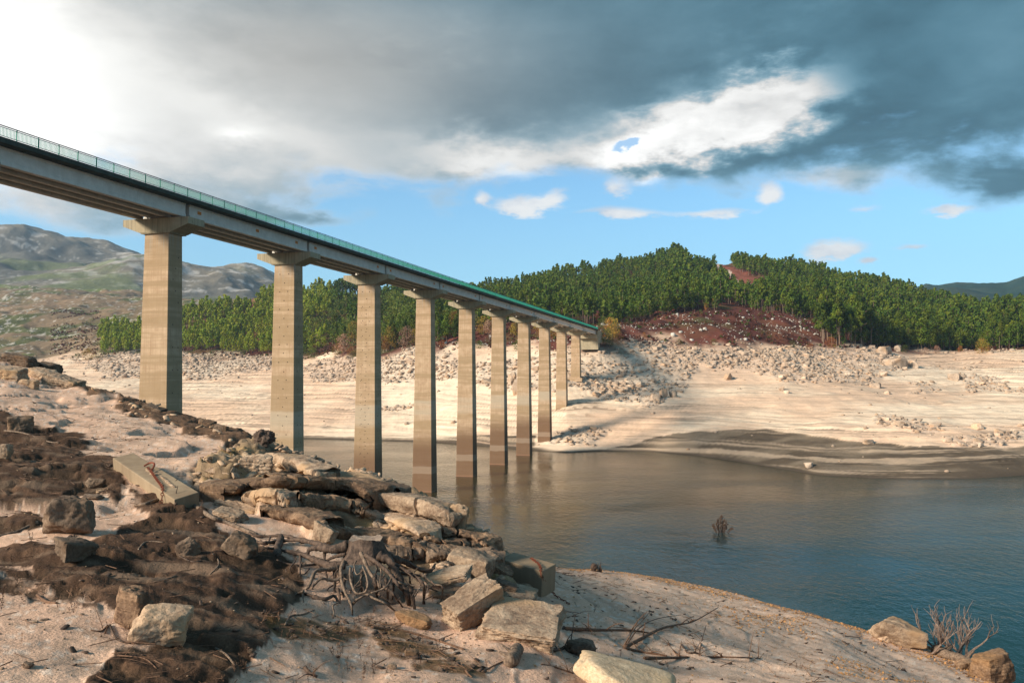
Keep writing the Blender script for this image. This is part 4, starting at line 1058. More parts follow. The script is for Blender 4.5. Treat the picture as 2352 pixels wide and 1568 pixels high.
strew('rubble', X[small], Y[small], Z[small], size[small], 'rock_far', 'loose angular stones strewn over the dry far shore')
BIGM = [rockmesh('rock', 400 + s_, (2, 2, 1.25), 'rock_far', n=7, rough=.05, blocky=.55) for s_ in range(8)]
for i in big_:
    where = 'high on the far shore ' if Z[i] > 24 else 'low on the far sand '
    o = obj('rock', random.choice(BIGM), loc=(X[i], Y[i], Z[i] + size[i] * .15), rot=(random.uniform(-.25, .25), random.uniform(-.25, .25), random.uniform(0, 6.28)), scale=(size[i] * random.uniform(.7, 1.35), size[i] * random.uniform(.6, 1), size[i] * random.uniform(.6, 1.1)))
    tag(o, 'angular pale stone lying ' + where + where_x(bxr[i]), 'rock', 'larger stones ' + where.strip() + ' ' + where_x(bxr[i]))
# a few shore stones the eye picks out: (x, foot y, width, height)
for x, y, w, h, word in [(1505, 918, 22, 13, 'reddish flat'), (1524, 909, 20, 14, 'reddish round'), (1548, 912, 14, 11, 'reddish leaning'), (1672, 870, 20, 13, 'broken pair-like'), (1795, 895, 14, 9, 'brownish'), (1806, 902, 14, 6, 'flat brownish'),
                         (2030, 812, 34, 16, 'large rounded'), (2062, 805, 18, 12, 'small rounded'), (2058, 842, 40, 20, 'big rounded grey'), (2086, 842, 22, 16, 'rounded grey'), (2100, 843, 18, 15, 'smaller rounded'), (1858, 1072, 22, 10, 'lone pinkish'),
                         (2245, 984, 26, 13, 'dark lone'), (1995, 1018, 26, 9, 'low dark'), (2192, 872, 26, 14, 'dark tilted'), (1177, 880, 24, 24, 'large cracked'), (1186, 905, 20, 34, 'tall split'), (2010, 890, 24, 10, 'oval tan')]:
    p = far.hit(x, y); k_ = p.y / FP; me = rockmesh('rock', 500 + x, (w * k_, w * k_ * .8, h * k_ * 1.5), 'rock_far', n=8, rough=.05, blocky=.45)
    tag(obj('rock', me, loc=p + Vector((0, 0, h * k_ * .3)), rot=(0, 0, x)), word + ' stone on the far shore ' + where_x(x), 'rock', 'picked out shore stones' if False else None)
# white granite on the knoll and over the moor
ok2 = ((FX > 1395) & (FX < 1885) & (far.YY < HY + 18) & (far.YY > TL)) | ((FX > 960) & (FX < 1400) & (far.YY > TL) & (far.YY < HY + 10))
Wk = ok2 * (sstep(.0, .5, fbm(far.XX * .08, far.YY * .08, 3, 4, 140)) + .25) + .10 * ((FX < 240) & (far.YY > TL) & (far.YY < 1100) & (FX > -100)) * sstep(-.1, .5, hn)
X, Y, Z = sample_grid(far, Wk, 1700); strew('hillside_stones', X, Y, Z, np.minimum(.12 + NR.exponential(.17, 1700), 1.4), 'rock_white', 'white granite boulders scattered through the reddish heather', (.4, .9))
# ------------------------------------------------------------------ near shore: stones, roots, wood
def gh(x, y): return near.hit(x, y)
def place_rock(x, yb, w, h, mat, label, seed, group=None, rot=(0, 0, 0), depth=.8, blocky=.6, ncut=9, rough=.05, sharp=22, strata=0.0, n=22, sink=.12, name='boulder', lift=0.0, Y=None, hs=1.0):
    """w, h are how wide and tall it looks from where the camera stands; yb its visible foot"""
    p = gh(x, yb) if Y is None else P(x, yb, Y)
    k_ = p.y / FP; W, H = w * k_, h * k_
    ta = math.atan2(HC - p.z, p.y)                         # looking down on it, part of the height is its top
    D = W * depth
    Hh = max(H * .35, (H - D * math.sin(ta) * .8) / math.cos(ta)) * hs
    me = rockmesh(name, seed, (W, D, Hh * (1 + sink)), mat, n=n, blocky=blocky, ncut=ncut, rough=rough, sharp=sharp, strata=strata)
    o = obj(name, me, loc=(p.x, p.y + D * .42, p.z + Hh * (1 + sink) / 2 - Hh * sink + lift), rot=rot)
    return tag(o, label, 'rock', group)
R = math.radians
place_rock(137, 1230, 112, 104, 'rock_grey', 'big angular boulder with a pointed top on the dark peat', 11, rot=(0, R(-6), R(20)), depth=.8, blocky=.25, ncut=9)
place_rock(162, 1290, 92, 52, 'rock_grey', 'pyramid-shaped stone half sunk in front of the big boulder', 25, rot=(0, R(8), R(40)), depth=.8, blocky=.0, ncut=6, hs=1.2)
place_rock(292, 1445, 92, 96, 'rock', 'upright blocky half of the split boulder lowest on the slope', 13, rot=(0, R(4), R(-15)), depth=.7, blocky=.6)
place_rock(352, 1480, 118, 84, 'rock_pale', 'block with a hollowed pale top leaning on the split boulder', 34, rot=(R(5), R(8), R(14)), depth=.75, blocky=.75)
place_rock(424, 1276, 54, 40, 'rock_grey', 'small wedge-shaped stone alone in the middle of the peat', 15, rot=(0, R(-20), R(20)), depth=.7, blocky=.3)
place_rock(548, 1280, 78, 62, 'rock_grey', 'grey stone leaning to the right, just left of the exposed roots', 16, rot=(0, R(28), R(10)), depth=.8, blocky=.5)
place_rock(738, 1250, 56, 46, 'rock_pale', 'pale upright stone behind the roots of the big stump', 17, rot=(0, R(15), R(-20)), depth=.6, blocky=.5)
place_rock(36, 992, 56, 40, 'rock_grey', 'square grey block sitting above the upper peat patch', 18, rot=(0, 0, R(15)), depth=.7, blocky=.9)
place_rock(4, 1052, 34, 32, 'rock_pale', 'pale stone cut by the left frame edge', 19, depth=.8)
place_rock(210, 1122, 40, 26, 'rock_grey', 'low stone on the peat left of the long concrete beam', 20, rot=(0, R(15), 0), blocky=.4)
place_rock(226, 1132, 18, 9, 'rock_pale', 'tiny pale flat stone beside the low stone on the peat', 21, blocky=.4, n=10)
place_rock(205, 1148, 44, 14, 'rock_grey', 'flat brown stone behind the big angular boulder', 22, blocky=.4, n=12)
# slabs leaning and lying right of the stump
place_rock(1202, 1478, 190, 104, 'rock_pale', 'large flat-topped slab with a dark broken front edge, biggest slab on the sand', 27, rot=(R(9), R(7), R(-8)), depth=1.0, blocky=1.0, ncut=3, sharp=40, hs=.72, strata=.02, n=34, name='stone_slab')
place_rock(1084, 1440, 152, 118, 'rock_pale', 'thick oblong slab tilted towards the right, beside the stump roots', 29, rot=(R(14), R(-20), R(36)), depth=.52, blocky=1.0, ncut=3, sharp=40, n=34, name='stone_slab', hs=.60, sink=.1, lift=.06)
place_rock(1192, 1380, 92, 44, 'rock_pale', 'thin pale slab lying behind the two big slabs', 31, rot=(R(4), R(12), R(-10)), depth=1.1, blocky=.9, sharp=40, n=24, name='stone_slab', hs=.6)
place_rock(1440, 1612, 250, 135, 'rock_yellow', 'big smooth yellow stone at the lower frame edge', 36, rot=(R(-8), R(14), R(-20)), depth=.95, blocky=.15, ncut=8, rough=.02, sharp=16, n=34, hs=.75)
place_rock(1338, 1508, 66, 44, 'rock_grey', 'dark grey stone touching the big yellow stone', 35, rot=(0, R(10), R(25)), depth=.8, blocky=.5)
place_rock(1030, 1356, 108, 40, 'rock_pale', 'curved wood-grained slab just right of the stump roots', 37, rot=(R(6), R(-8), R(5)), depth=.7, blocky=.6, strata=.05, n=28, name='stone_slab', lift=.08, hs=.7)
place_rock(1028, 1378, 100, 30, 'rock', 'lower slab carrying the curved wood-grained slab', 38, rot=(0, R(-5), 0), depth=.7, blocky=.6, n=24, name='stone_slab')
place_rock(948, 1438, 88, 34, 'rock', 'layered brown stone in front of the stump roots', 39, rot=(0, R(17), R(-12)), depth=.5, blocky=.8, strata=.06)
place_rock(1085, 1328, 112, 70, 'rock_pale', 'pale domed rock at the lower end of the outcrop', 41, rot=(0, R(18), R(-10)), depth=.8, blocky=.5, rough=.03, n=28)
place_rock(1022, 1314, 28, 24, 'rock_pale', 'small triangular stone against the pale domed rock', 42, blocky=.1)
place_rock(1010, 1386, 14, 10, 'rock_pale', 'little pebble-like stone under the curved slab', 43, n=8)
place_rock(1062, 1363, 20, 9, 'rock', 'small stone lying on the tilted oblong slab', 44, n=8, lift=.12)
# the waterside group at the lower right
place_rock(2072, 1486, 112, 64, 'rock_pale', 'long pale boulder sloping down to the right beside the dead bush', 45, rot=(0, R(17), R(-8)), depth=.5, blocky=.45, ncut=8)
place_rock(2042, 1476, 42, 27, 'rock_pale', 'small stone tucked in front of the long pale boulder', 46, blocky=.5)
place_rock(2112, 1488, 26, 14, 'rock_pale', 'rounded cobble between the long boulder and the driftwood log', 47, blocky=.3, n=12)
place_rock(2132, 1490, 18, 8, 'rock', 'tiny rounded stone left of the driftwood log', 48, n=8)
place_rock(2228, 1540, 44, 30, 'rock', 'brown stone between the driftwood log and the blocky boulder', 49, blocky=.5, n=16)
place_rock(2210, 1522, 34, 14, 'rock_yellow', 'yellowish flat stone below the driftwood log', 50, blocky=.4, n=12)
place_rock(2292, 1568, 92, 76, 'rock', 'blocky brown boulder in the lower right corner', 51, rot=(0, R(-5), R(20)), depth=.75, blocky=.65, ncut=8, n=26)
place_rock(2345, 1572, 40, 24, 'rock_yellow', 'yellowish stone cut by the right frame edge', 52, blocky=.4, n=12)
place_rock(1205, 1303, 24, 8, 'rock_pale', 'small white stone on the sand brow behind the concrete block', 53, n=10, blocky=.4)
place_rock(1222, 1304, 12, 6, 'rock_pale', 'tiny white stone on the sand brow', 54, n=8)
place_rock(1240, 1306, 26, 8, 'rock_pale', 'low pale stone on the sand brow right of the white one', 55, n=10, blocky=.4)
for j, (x, y, w, h) in enumerate([(870, 1480, 14, 8), (372, 1404, 0, 0), (944, 1508, 34, 26), (900, 1536, 24, 18), (575, 1500, 16, 14), (1858, 1386, 0, 0), (60, 1535, 26, 18), (78, 1430, 14, 8), (97, 1425, 22, 8), (186, 1412, 12, 7)]):
    if w: place_rock(x * 1.0 - 0, y, w * .9, h * .8, 'rock_pale' if j % 2 else 'rock_grey', ['pale', 'grey', 'whitish', 'dull'][j % 4] + ' fist-sized stone lying loose on the lower sand', 60 + j, 'loose fist-sized stones on the lower sand', n=8, blocky=.3)

# ---- beds of the outcrop, one by one: (x, foot y, w, h, turn, tilt, material, label)
beds = [
 (577, 1085, 68, 40, 10, 4, 'rock_pale', 'smooth pale bed rock at the upper left end of the outcrop'),
 (541, 1174, 96, 26, -16, 15, 'rock_pale', 'long rounded flat slab left of the outcrop hollow'),
 (520, 1192, 62, 24, -10, 10, 'rock_pale', 'lens-shaped slab below the long rounded one'),
 (460, 1138, 66, 24, -14, 14, 'rock_pale', 'flat slab highest on the sandy ramp of the outcrop'),
 (484, 1125, 34, 18, 0, 4, 'rock_pale', 'white lumpy stone on the sandy ramp'),
 (457, 1116, 24, 11, 0, 5, 'rock_pale', 'small white stone uphill of the lumpy one'),
 (838, 1110, 46, 20, -16, 14, 'rock_pale', 'flat cap stone at the very crest before the third pier'),
 (868, 1125, 40, 20, 10, 8, 'rock', 'rounded stone on the crest behind the long sheer slab'),
 (1040, 1212, 46, 58, -6, 8, 'rock_pale', 'pale squared end block above the water'),
 (880, 1178, 60, 18, -10, 14, 'rock_pale', 'short broken bed with loose pieces on the outcrop'),
 (1085, 1222, 40, 13, -4, 12, 'rock_pale', 'thin slab jutting out over the water'),
 (1108, 1254, 50, 18, -10, 22, 'rock_grey', 'dark tilted slab near the water below the jutting one'),
 (1120, 1284, 40, 16, -10, 22, 'rock', 'tilted brown slab above the concrete block'),
 (1146, 1316, 48, 22, -10, 26, 'rock', 'rough brown slab just left of the concrete block'),
 (1048, 1280, 60, 26, -10, 16, 'rock', 'broken bed above the pale domed rock'),
 (1160, 1352, 44, 22, -10, 24, 'rock_grey', 'lowest rough slab beside the concrete block'),
 (30, 836, 66, 22, -6, 10, 'rock_grey', 'grey slab at the very top of the left ridge'),
 (8, 868, 60, 24, 0, 6, 'rock_pale', 'pale slab on the ridge at the left frame edge'),
 (88, 868, 50, 20, -8, 14, 'rock_pale', 'pale pointed slab on the left ridge'),
 (132, 884, 70, 22, -8, 14, 'rock_pale', 'long pale slab lower on the left ridge'),
 (98, 846, 40, 18, -8, 14, 'rock_grey', 'grey slab against the sky end of the left ridge'),
 (60, 884, 30, 14, 0, 10, 'rock_pale', 'small pale stone in front of the ridge slabs'),
 (350, 942, 40, 12, -8, 14, 'rock_grey', 'flat grey stone on the brow left of the nearest pier'),
 (470, 974, 34, 12, -8, 14, 'rock', 'flat stone on the brow right of the nearest pier'),
 (505, 988, 26, 14, 0, 8, 'rock_grey', 'dark stone on the brow between the first two piers'),
]
for j, (x, y, w, h, tz_, ti, mt, lb) in enumerate(beds):
    place_rock(x, y + 2, w * 1.16, h * 1.16, mt, lb, 700 + j * 3, rot=(R(random.uniform(2, 7)), R(ti), R(tz_)), depth=.55 if w > 80 else .75, blocky=.95, ncut=4, sharp=30, strata=.06, n=30 if w > 60 else 18, name='rock_bed', sink=.8, hs=.9, rough=.06)


def rock_ledge(edge, face, depth, mat, label, seed, undercut=.10, gap=0.0, bump_=.05, joints=.45, drop=.35, topslope=None):
    """one bed of the outcrop: edge = its front upper edge as (x, y); face = height of its broken front; gap = clear hollow below"""
    rng = np.random.default_rng(seed); W_ = []
    for x, y in edge:
        g0 = gh(x, y + face + gap); W_.append(P(x, y, g0.y * .995))
    c = catmull(W_, 26); n = len(c); L_ = sum((c[i + 1] - c[i]).length for i in range(n - 1)); k_ = W_[len(W_) // 2].y / FP; H = face * k_
    m_ = 46; V = np.zeros((n, m_, 3)); s_acc = 0.0
    # joints break the front into blocks that stand out by different amounts
    cells = np.cumsum(rng.uniform(.12, .5, 60) * joints * 2); offs = rng.uniform(-1, 1, 61) * .06; hoff = rng.uniform(-1, 1, 61) * .035
    for i in range(n):
        q = c[i]; t = c[min(i + 1, n - 1)] - c[max(i - 1, 0)]; t.z = 0; t.normalize(); back = Vector((-t.y, t.x, 0))
        if back.y < 0: back = -back
        if i: s_acc += (c[i] - c[i - 1]).length
        ci = int(np.searchsorted(cells, s_acc)); e_ = min(1.0, min(i, n - 1 - i) / (n * .14) ) ** .6; gd = float(np.min(np.abs(cells - s_acc))); groove = max(0.0, 1 - gd / .022); oo = offs[ci]; hh = hoff[ci]
        D = depth * .72 * (.22 + .78 * e_); Hh = H * (.5 + .5 * e_); bz = float(near.h(q.x + back.x * D, q.y + back.y * D)) - .02
        top_b = max(q.z - .03, min(bz + .02, q.z + D * .28)) if topslope is None else q.z + D * topslope
        prof = [(D, top_b - .5), (D, top_b), (D * .6, q.z + (top_b - q.z) * .62 + .01), (D * .25, q.z + (top_b - q.z) * .28 + .012), (.03, q.z + hh * .5), (0, q.z - Hh * .12), (-.01, q.z - Hh * .45), (.02, q.z - Hh * .8), (undercut * .7, q.z - Hh), (undercut * 1.6, q.z - Hh - .02), (undercut * 2 + .1, q.z - Hh - (drop if not gap else .02)), (D, q.z - Hh - .05 - (drop if not gap else 0))]
        pa = np.array(prof); d = np.r_[0, np.cumsum(np.linalg.norm(np.diff(pa, axis=0), axis=1) + .02)]; u = np.linspace(0, d[-1], m_)
        bo = np.interp(u, d, pa[:, 0]); zo = np.interp(u, d, pa[:, 1]); fr_ = np.clip(1 - bo / max(D, .01), 0, 1)
        bo = bo + (oo + groove * .07) * fr_ * (bo < D * .6); zo = zo - groove * .05 * fr_; V[i, :, 0] = q.x + back.x * bo; V[i, :, 1] = q.y + back.y * bo; V[i, :, 2] = zo
    s0 = seed * 3.1; X, Y, Z = V[..., 0], V[..., 1], V[..., 2]
    nz = fbm(X * 2.2 + s0, Y * 2.2, Z * 5, 5, 300 + seed % 50, .6) * bump_; lay_ = (fbm(X * 1.2 + s0, Y * 1.2, Z * 22, 4, 350, .6)) * bump_ * .55
    V[..., 1] += nz + lay_; V[..., 0] += fbm(X * 3, Y * 3, Z * 6, 4, 360) * bump_ * .6; V[..., 2] += fbm(X * 3.5 + s0, Y * 3.5, Z * 3, 5, 370) * bump_ * .45
    V[..., 2] += fbm(X * 11 + s0, Y * 11, Z * 6, 4, 380, .65) * bump_ * .38; V[..., 1] += fbm(X * 9 + s0, Y * 9, Z * 16, 4, 390, .65) * bump_ * .45
    F = [(i * m_ + j, i * m_ + j + 1, (i + 1) * m_ + j + 1, (i + 1) * m_ + j) for i in range(n - 1) for j in range(m_ - 1)]
    F += [tuple(range(m_ - 1, -1, -1)), tuple((n - 1) * m_ + j for j in range(m_))]
    me = mesh_data('rock_ledge', V.reshape(-1, 3), F, M[mat], True)
    try: me.set_sharp_from_angle(angle=math.radians(38))
    except Exception: pass
    return tag(obj('rock_ledge', me), label, 'rock')
rock_ledge([(612, 1040), (660, 1052), (722, 1079), (790, 1088), (866, 1128)], 28, .7, 'rock_pale', 'long topmost bed of the outcrop under the pebbly crest', 1, joints=.6)
rock_ledge([(536, 1118), (575, 1104), (640, 1094), (720, 1096), (800, 1106), (838, 1132)], 22, 1.0, 'rock', 'overhanging bed that roofs the dark hollow', 2, gap=26, undercut=.06, joints=.7)
rock_ledge([(560, 1132), (592, 1126), (632, 1128), (650, 1140)], 36, .6, 'rock_pale', 'upright blocky pillar at the left end of the hollow', 3, joints=.5)
rock_ledge([(690, 1132), (740, 1138), (800, 1146), (838, 1166)], 34, .6, 'rock', 'bulging bed closing the hollow on its right', 4, joints=.8, bump_=.07)
rock_ledge([(596, 1158), (660, 1174), (740, 1200), (825, 1222), (900, 1240), (985, 1258)], 28, .7, 'rock', 'long dark-fronted lower bed above the pale sand pocket', 5, joints=.7)
rock_ledge([(838, 1112), (862, 1106), (905, 1122)], 22, .6, 'rock_grey', 'broken block on the crest before the third pier', 6)
rock_ledge([(862, 1134), (930, 1142), (985, 1158), (1032, 1176), (1062, 1180)], 36, .7, 'rock_pale', 'sheer-faced long slab overhanging a dark gap near the water', 7, gap=13, undercut=.05, joints=1.0, bump_=.035)
rock_ledge([(826, 1166), (880, 1180), (930, 1198), (972, 1222)], 20, .6, 'rock_pale', 'long rounded pale bed below the sheer-faced slab', 8, joints=1.2, bump_=.035)
rock_ledge([(960, 1208), (1020, 1216), (1080, 1226), (1112, 1250)], 18, .6, 'rock', 'thin bed below the squared end block', 9)
rock_ledge([(868, 1250), (940, 1256), (1020, 1262), (1085, 1272), (1128, 1292)], 26, .8, 'rock_grey', 'dark lowest bed of the outcrop right behind the stump', 10, bump_=.08)
rock_ledge([(940, 1232), (1010, 1238), (1070, 1248), (1105, 1266)], 16, .6, 'rock', 'narrow brown bed between the stump and the water', 11, bump_=.06)
rock_ledge([(436, 1100), (470, 1104), (520, 1122)], 9, .5, 'rock_pale', 'low rib of pale rock on the sandy ramp', 12, bump_=.03)
rock_ledge([(470, 1080), (510, 1084), (556, 1098)], 9, .5, 'rock_pale', 'second low rib of pale rock higher on the ramp', 13, bump_=.03)
# dark stump-like root on the brow before the second pier
# ---- concrete pieces with their rusty chains
def chain(parent, pts, r, name='chain'):
    c = catmull(pts, 10); b_ = MB(); d = 0; last = None; j = 0
    for q in c:
        if last is None or (q - last).length > r * 2.6:
            if last is not None:
                t = (q - last).normalized(); up = Vector((0, 0, 1)); sd = t.cross(up).normalized(); nn = up if j % 2 else sd
                bi = t.cross(nn).normalized() if j % 2 else up
                mid = (q + last) / 2; ring = [mid + t * math.cos(a) * r * 2.0 + (sd if j % 2 else up) * math.sin(a) * r * 1.15 for a in np.linspace(0, math.tau, 9)[:-1]]
                V, F = tube(ring + [ring[0]], r * .34, r * .34, 5, 1); b_.add(V, F)
            last = q; j += 1
    return b_.build(name, M['rust'], parent)
def beam(a, b_, wv, th, name, label):
    """a long concrete block from a to b; wv the sideways vector of its top, th its thickness"""
    a, b_ = Vector(a), Vector(b_); t = (b_ - a); nrm = t.cross(wv).normalized(); nrm = nrm if nrm.z > 0 else -nrm
    q = [a, b_, b_ + wv, a + wv]; V = [tuple(p_) for p_ in q] + [tuple(p_ - nrm * th) for p_ in q]
    F = [(0, 1, 2, 3), (7, 6, 5, 4), (0, 4, 5, 1), (1, 5, 6, 2), (2, 6, 7, 3), (3, 7, 4, 0)]
    me = mesh_data('block', V, F, M['slab']); e = empty(name, tuple(a)); tag(e, label, 'concrete block')
    o = obj('block', me, e); o.location = tuple(-a)
    bv = o.modifiers.new('edge', 'BEVEL'); bv.width = .012; bv.segments = 2
    return e, nrm
def raise_(p, dz): return Vector((p.x, p.y, p.z + dz))
# upper beam: near edge runs (265,1052) -> (410,1142); its top shows behind
A = raise_(gh(258, 1080), .20); Bp = raise_(gh(400, 1160), .07)
wv = Vector((.18, .34, .05))
e1, nr = beam(A, Bp, wv, .34, 'concrete_beam', 'long tilted concrete beam half buried in the left slope, a rusty chain on top')
off = -A
def onb(A, B, wv, nr, s_, t_, up=.02): return A + (B - A) * s_ + wv * t_ + nr * up
def rel(pts, o_): return [Vector(p_) - Vector(o_) for p_ in pts]
chain(e1, rel([onb(A, Bp, wv, nr, .40, .62), onb(A, Bp, wv, nr, .52, .48), onb(A, Bp, wv, nr, .66, .30), onb(A, Bp, wv, nr, .80, .12), onb(A, Bp, wv, nr, .86, -.06, -.02), onb(A, Bp, wv, nr, .88, -.25, -.2)], A), .017)
b_ = MB(); V, F = tube(rel([onb(A, Bp, wv, nr, .36, .55), onb(A, Bp, wv, nr, .38, .8, .06), onb(A, Bp, wv, nr, .45, .8, .08), onb(A, Bp, wv, nr, .48, .6, .03)], A), .014, .014, 6, 5); b_.add(V, F); b_.build('lifting_ring', M['rust'], e1)
rs = np.random.default_rng(4); b_ = MB()
for k_ in range(46):
    q = onb(A, Bp, wv, nr, rs.uniform(.38, .56), rs.uniform(.45, .68), .0) - A if k_ < 30 else onb(A, Bp, wv, nr, .62 + (k_ - 30) * .014, .62 - (k_ - 30) * .008, 0) - A
    V, F = rock_geo(k_, (.05, .04, .04), 2); b_.add(V + np.array(q), F.tolist())
b_.build('shell_crust', M['rock_pale'], e1)
# lower block: left end meets the outcrop at (1146,1282), right end at (1258,1345)
A = P(1146, 1282, 11.4); Bp = raise_(gh(1246, 1372), .34)
wv = Vector((.20, .42, .0))
A = Vector((A.x, A.y, A.z)); e2, nr = beam(A, Bp, wv, .36, 'concrete_block', 'tapering concrete block leaning out of the outcrop onto the sand, rusty chain over its edge')
g2 = gh(1308, 1388); g3 = gh(1275, 1374)
chain(e2, rel([onb(A, Bp, wv, nr, .50, .75), onb(A, Bp, wv, nr, .62, .62), onb(A, Bp, wv, nr, .78, .42), onb(A, Bp, wv, nr, .93, .1), onb(A, Bp, wv, nr, 1.01, -.06, -.06), raise_(g3, .05), raise_(g2, .01)], A), .016)

# ---- the big stump on its bare roots (traced points are in a finer local grid)
def z4(zx, zy): return 612.5 + zx * .25788, 1163.7 + zy * .25788
def Z4(zx, zy, Y): x, y = z4(zx, zy); return P(x, y, Y)
SY = 8.75
stump = empty('tree_stump', tuple(gh(838, 1385))); tag(stump, 'large sawn-off tree stump perched on a mass of bare twisting roots', 'stump'); so = Vector(stump.location)
cx, cz_top = Z4(885, 275, SY), 0
b_ = MB(); V = []; n = 28; rings = 12; rngs = random.Random(4); prof = [rngs.uniform(.9, 1.1) for _ in range(n)]
axis0 = Z4(885, 275, SY); axis1 = Z4(890, 470, SY - .05)
for k_ in range(rings):
    f_ = k_ / (rings - 1); c = axis0.lerp(axis1, f_); r = .165 + .01 * f_ + .075 * f_ ** 2.2
    for j in range(n):
        a = j / n * math.tau; fl = 1 + .10 * math.sin(a * 5 + 1) * (.25 + f_) + .06 * math.sin(a * 11 + f_ * 3) * (.5 + f_) ; dzz = .012 * math.sin(a * 3) + .006 * math.sin(a * 7 + 2) if k_ == 0 else 0
        V.append((c.x + math.cos(a) * r * 1.05 * fl * prof[j] ** .5, c.y + math.sin(a) * r * fl, c.z + dzz))
F = [(k_ * n + j, k_ * n + (j + 1) % n, (k_ + 1) * n + (j + 1) % n, (k_ + 1) * n + j) for k_ in range(rings - 1) for j in range(n)]
V = [(v[0] - so.x, v[1] - so.y, v[2] - so.z) for v in V]
tr_ = b_.add(V, F).build('trunk', M['root'], stump, True)
topv = V[:n]; cc = tuple(np.mean(np.array(topv), 0) - np.array((0, 0, .012)))
inn = [tuple(np.array(v) * .55 + np.array(cc) * .45 + np.array((0, 0, -.006))) for v in topv]
Vt = topv + inn + [cc]; Ft = [(j, n + j, n + (j + 1) % n, (j + 1) % n) for j in range(n)] + [(n + j, 2 * n, n + (j + 1) % n) for j in range(n)]
obj('sawn_top', mesh_data('sawn_top', Vt, Ft, M['stump_top']), stump)
def dr(zx, zy): 
    x, y = z4(zx, zy); return gh(x, y).y
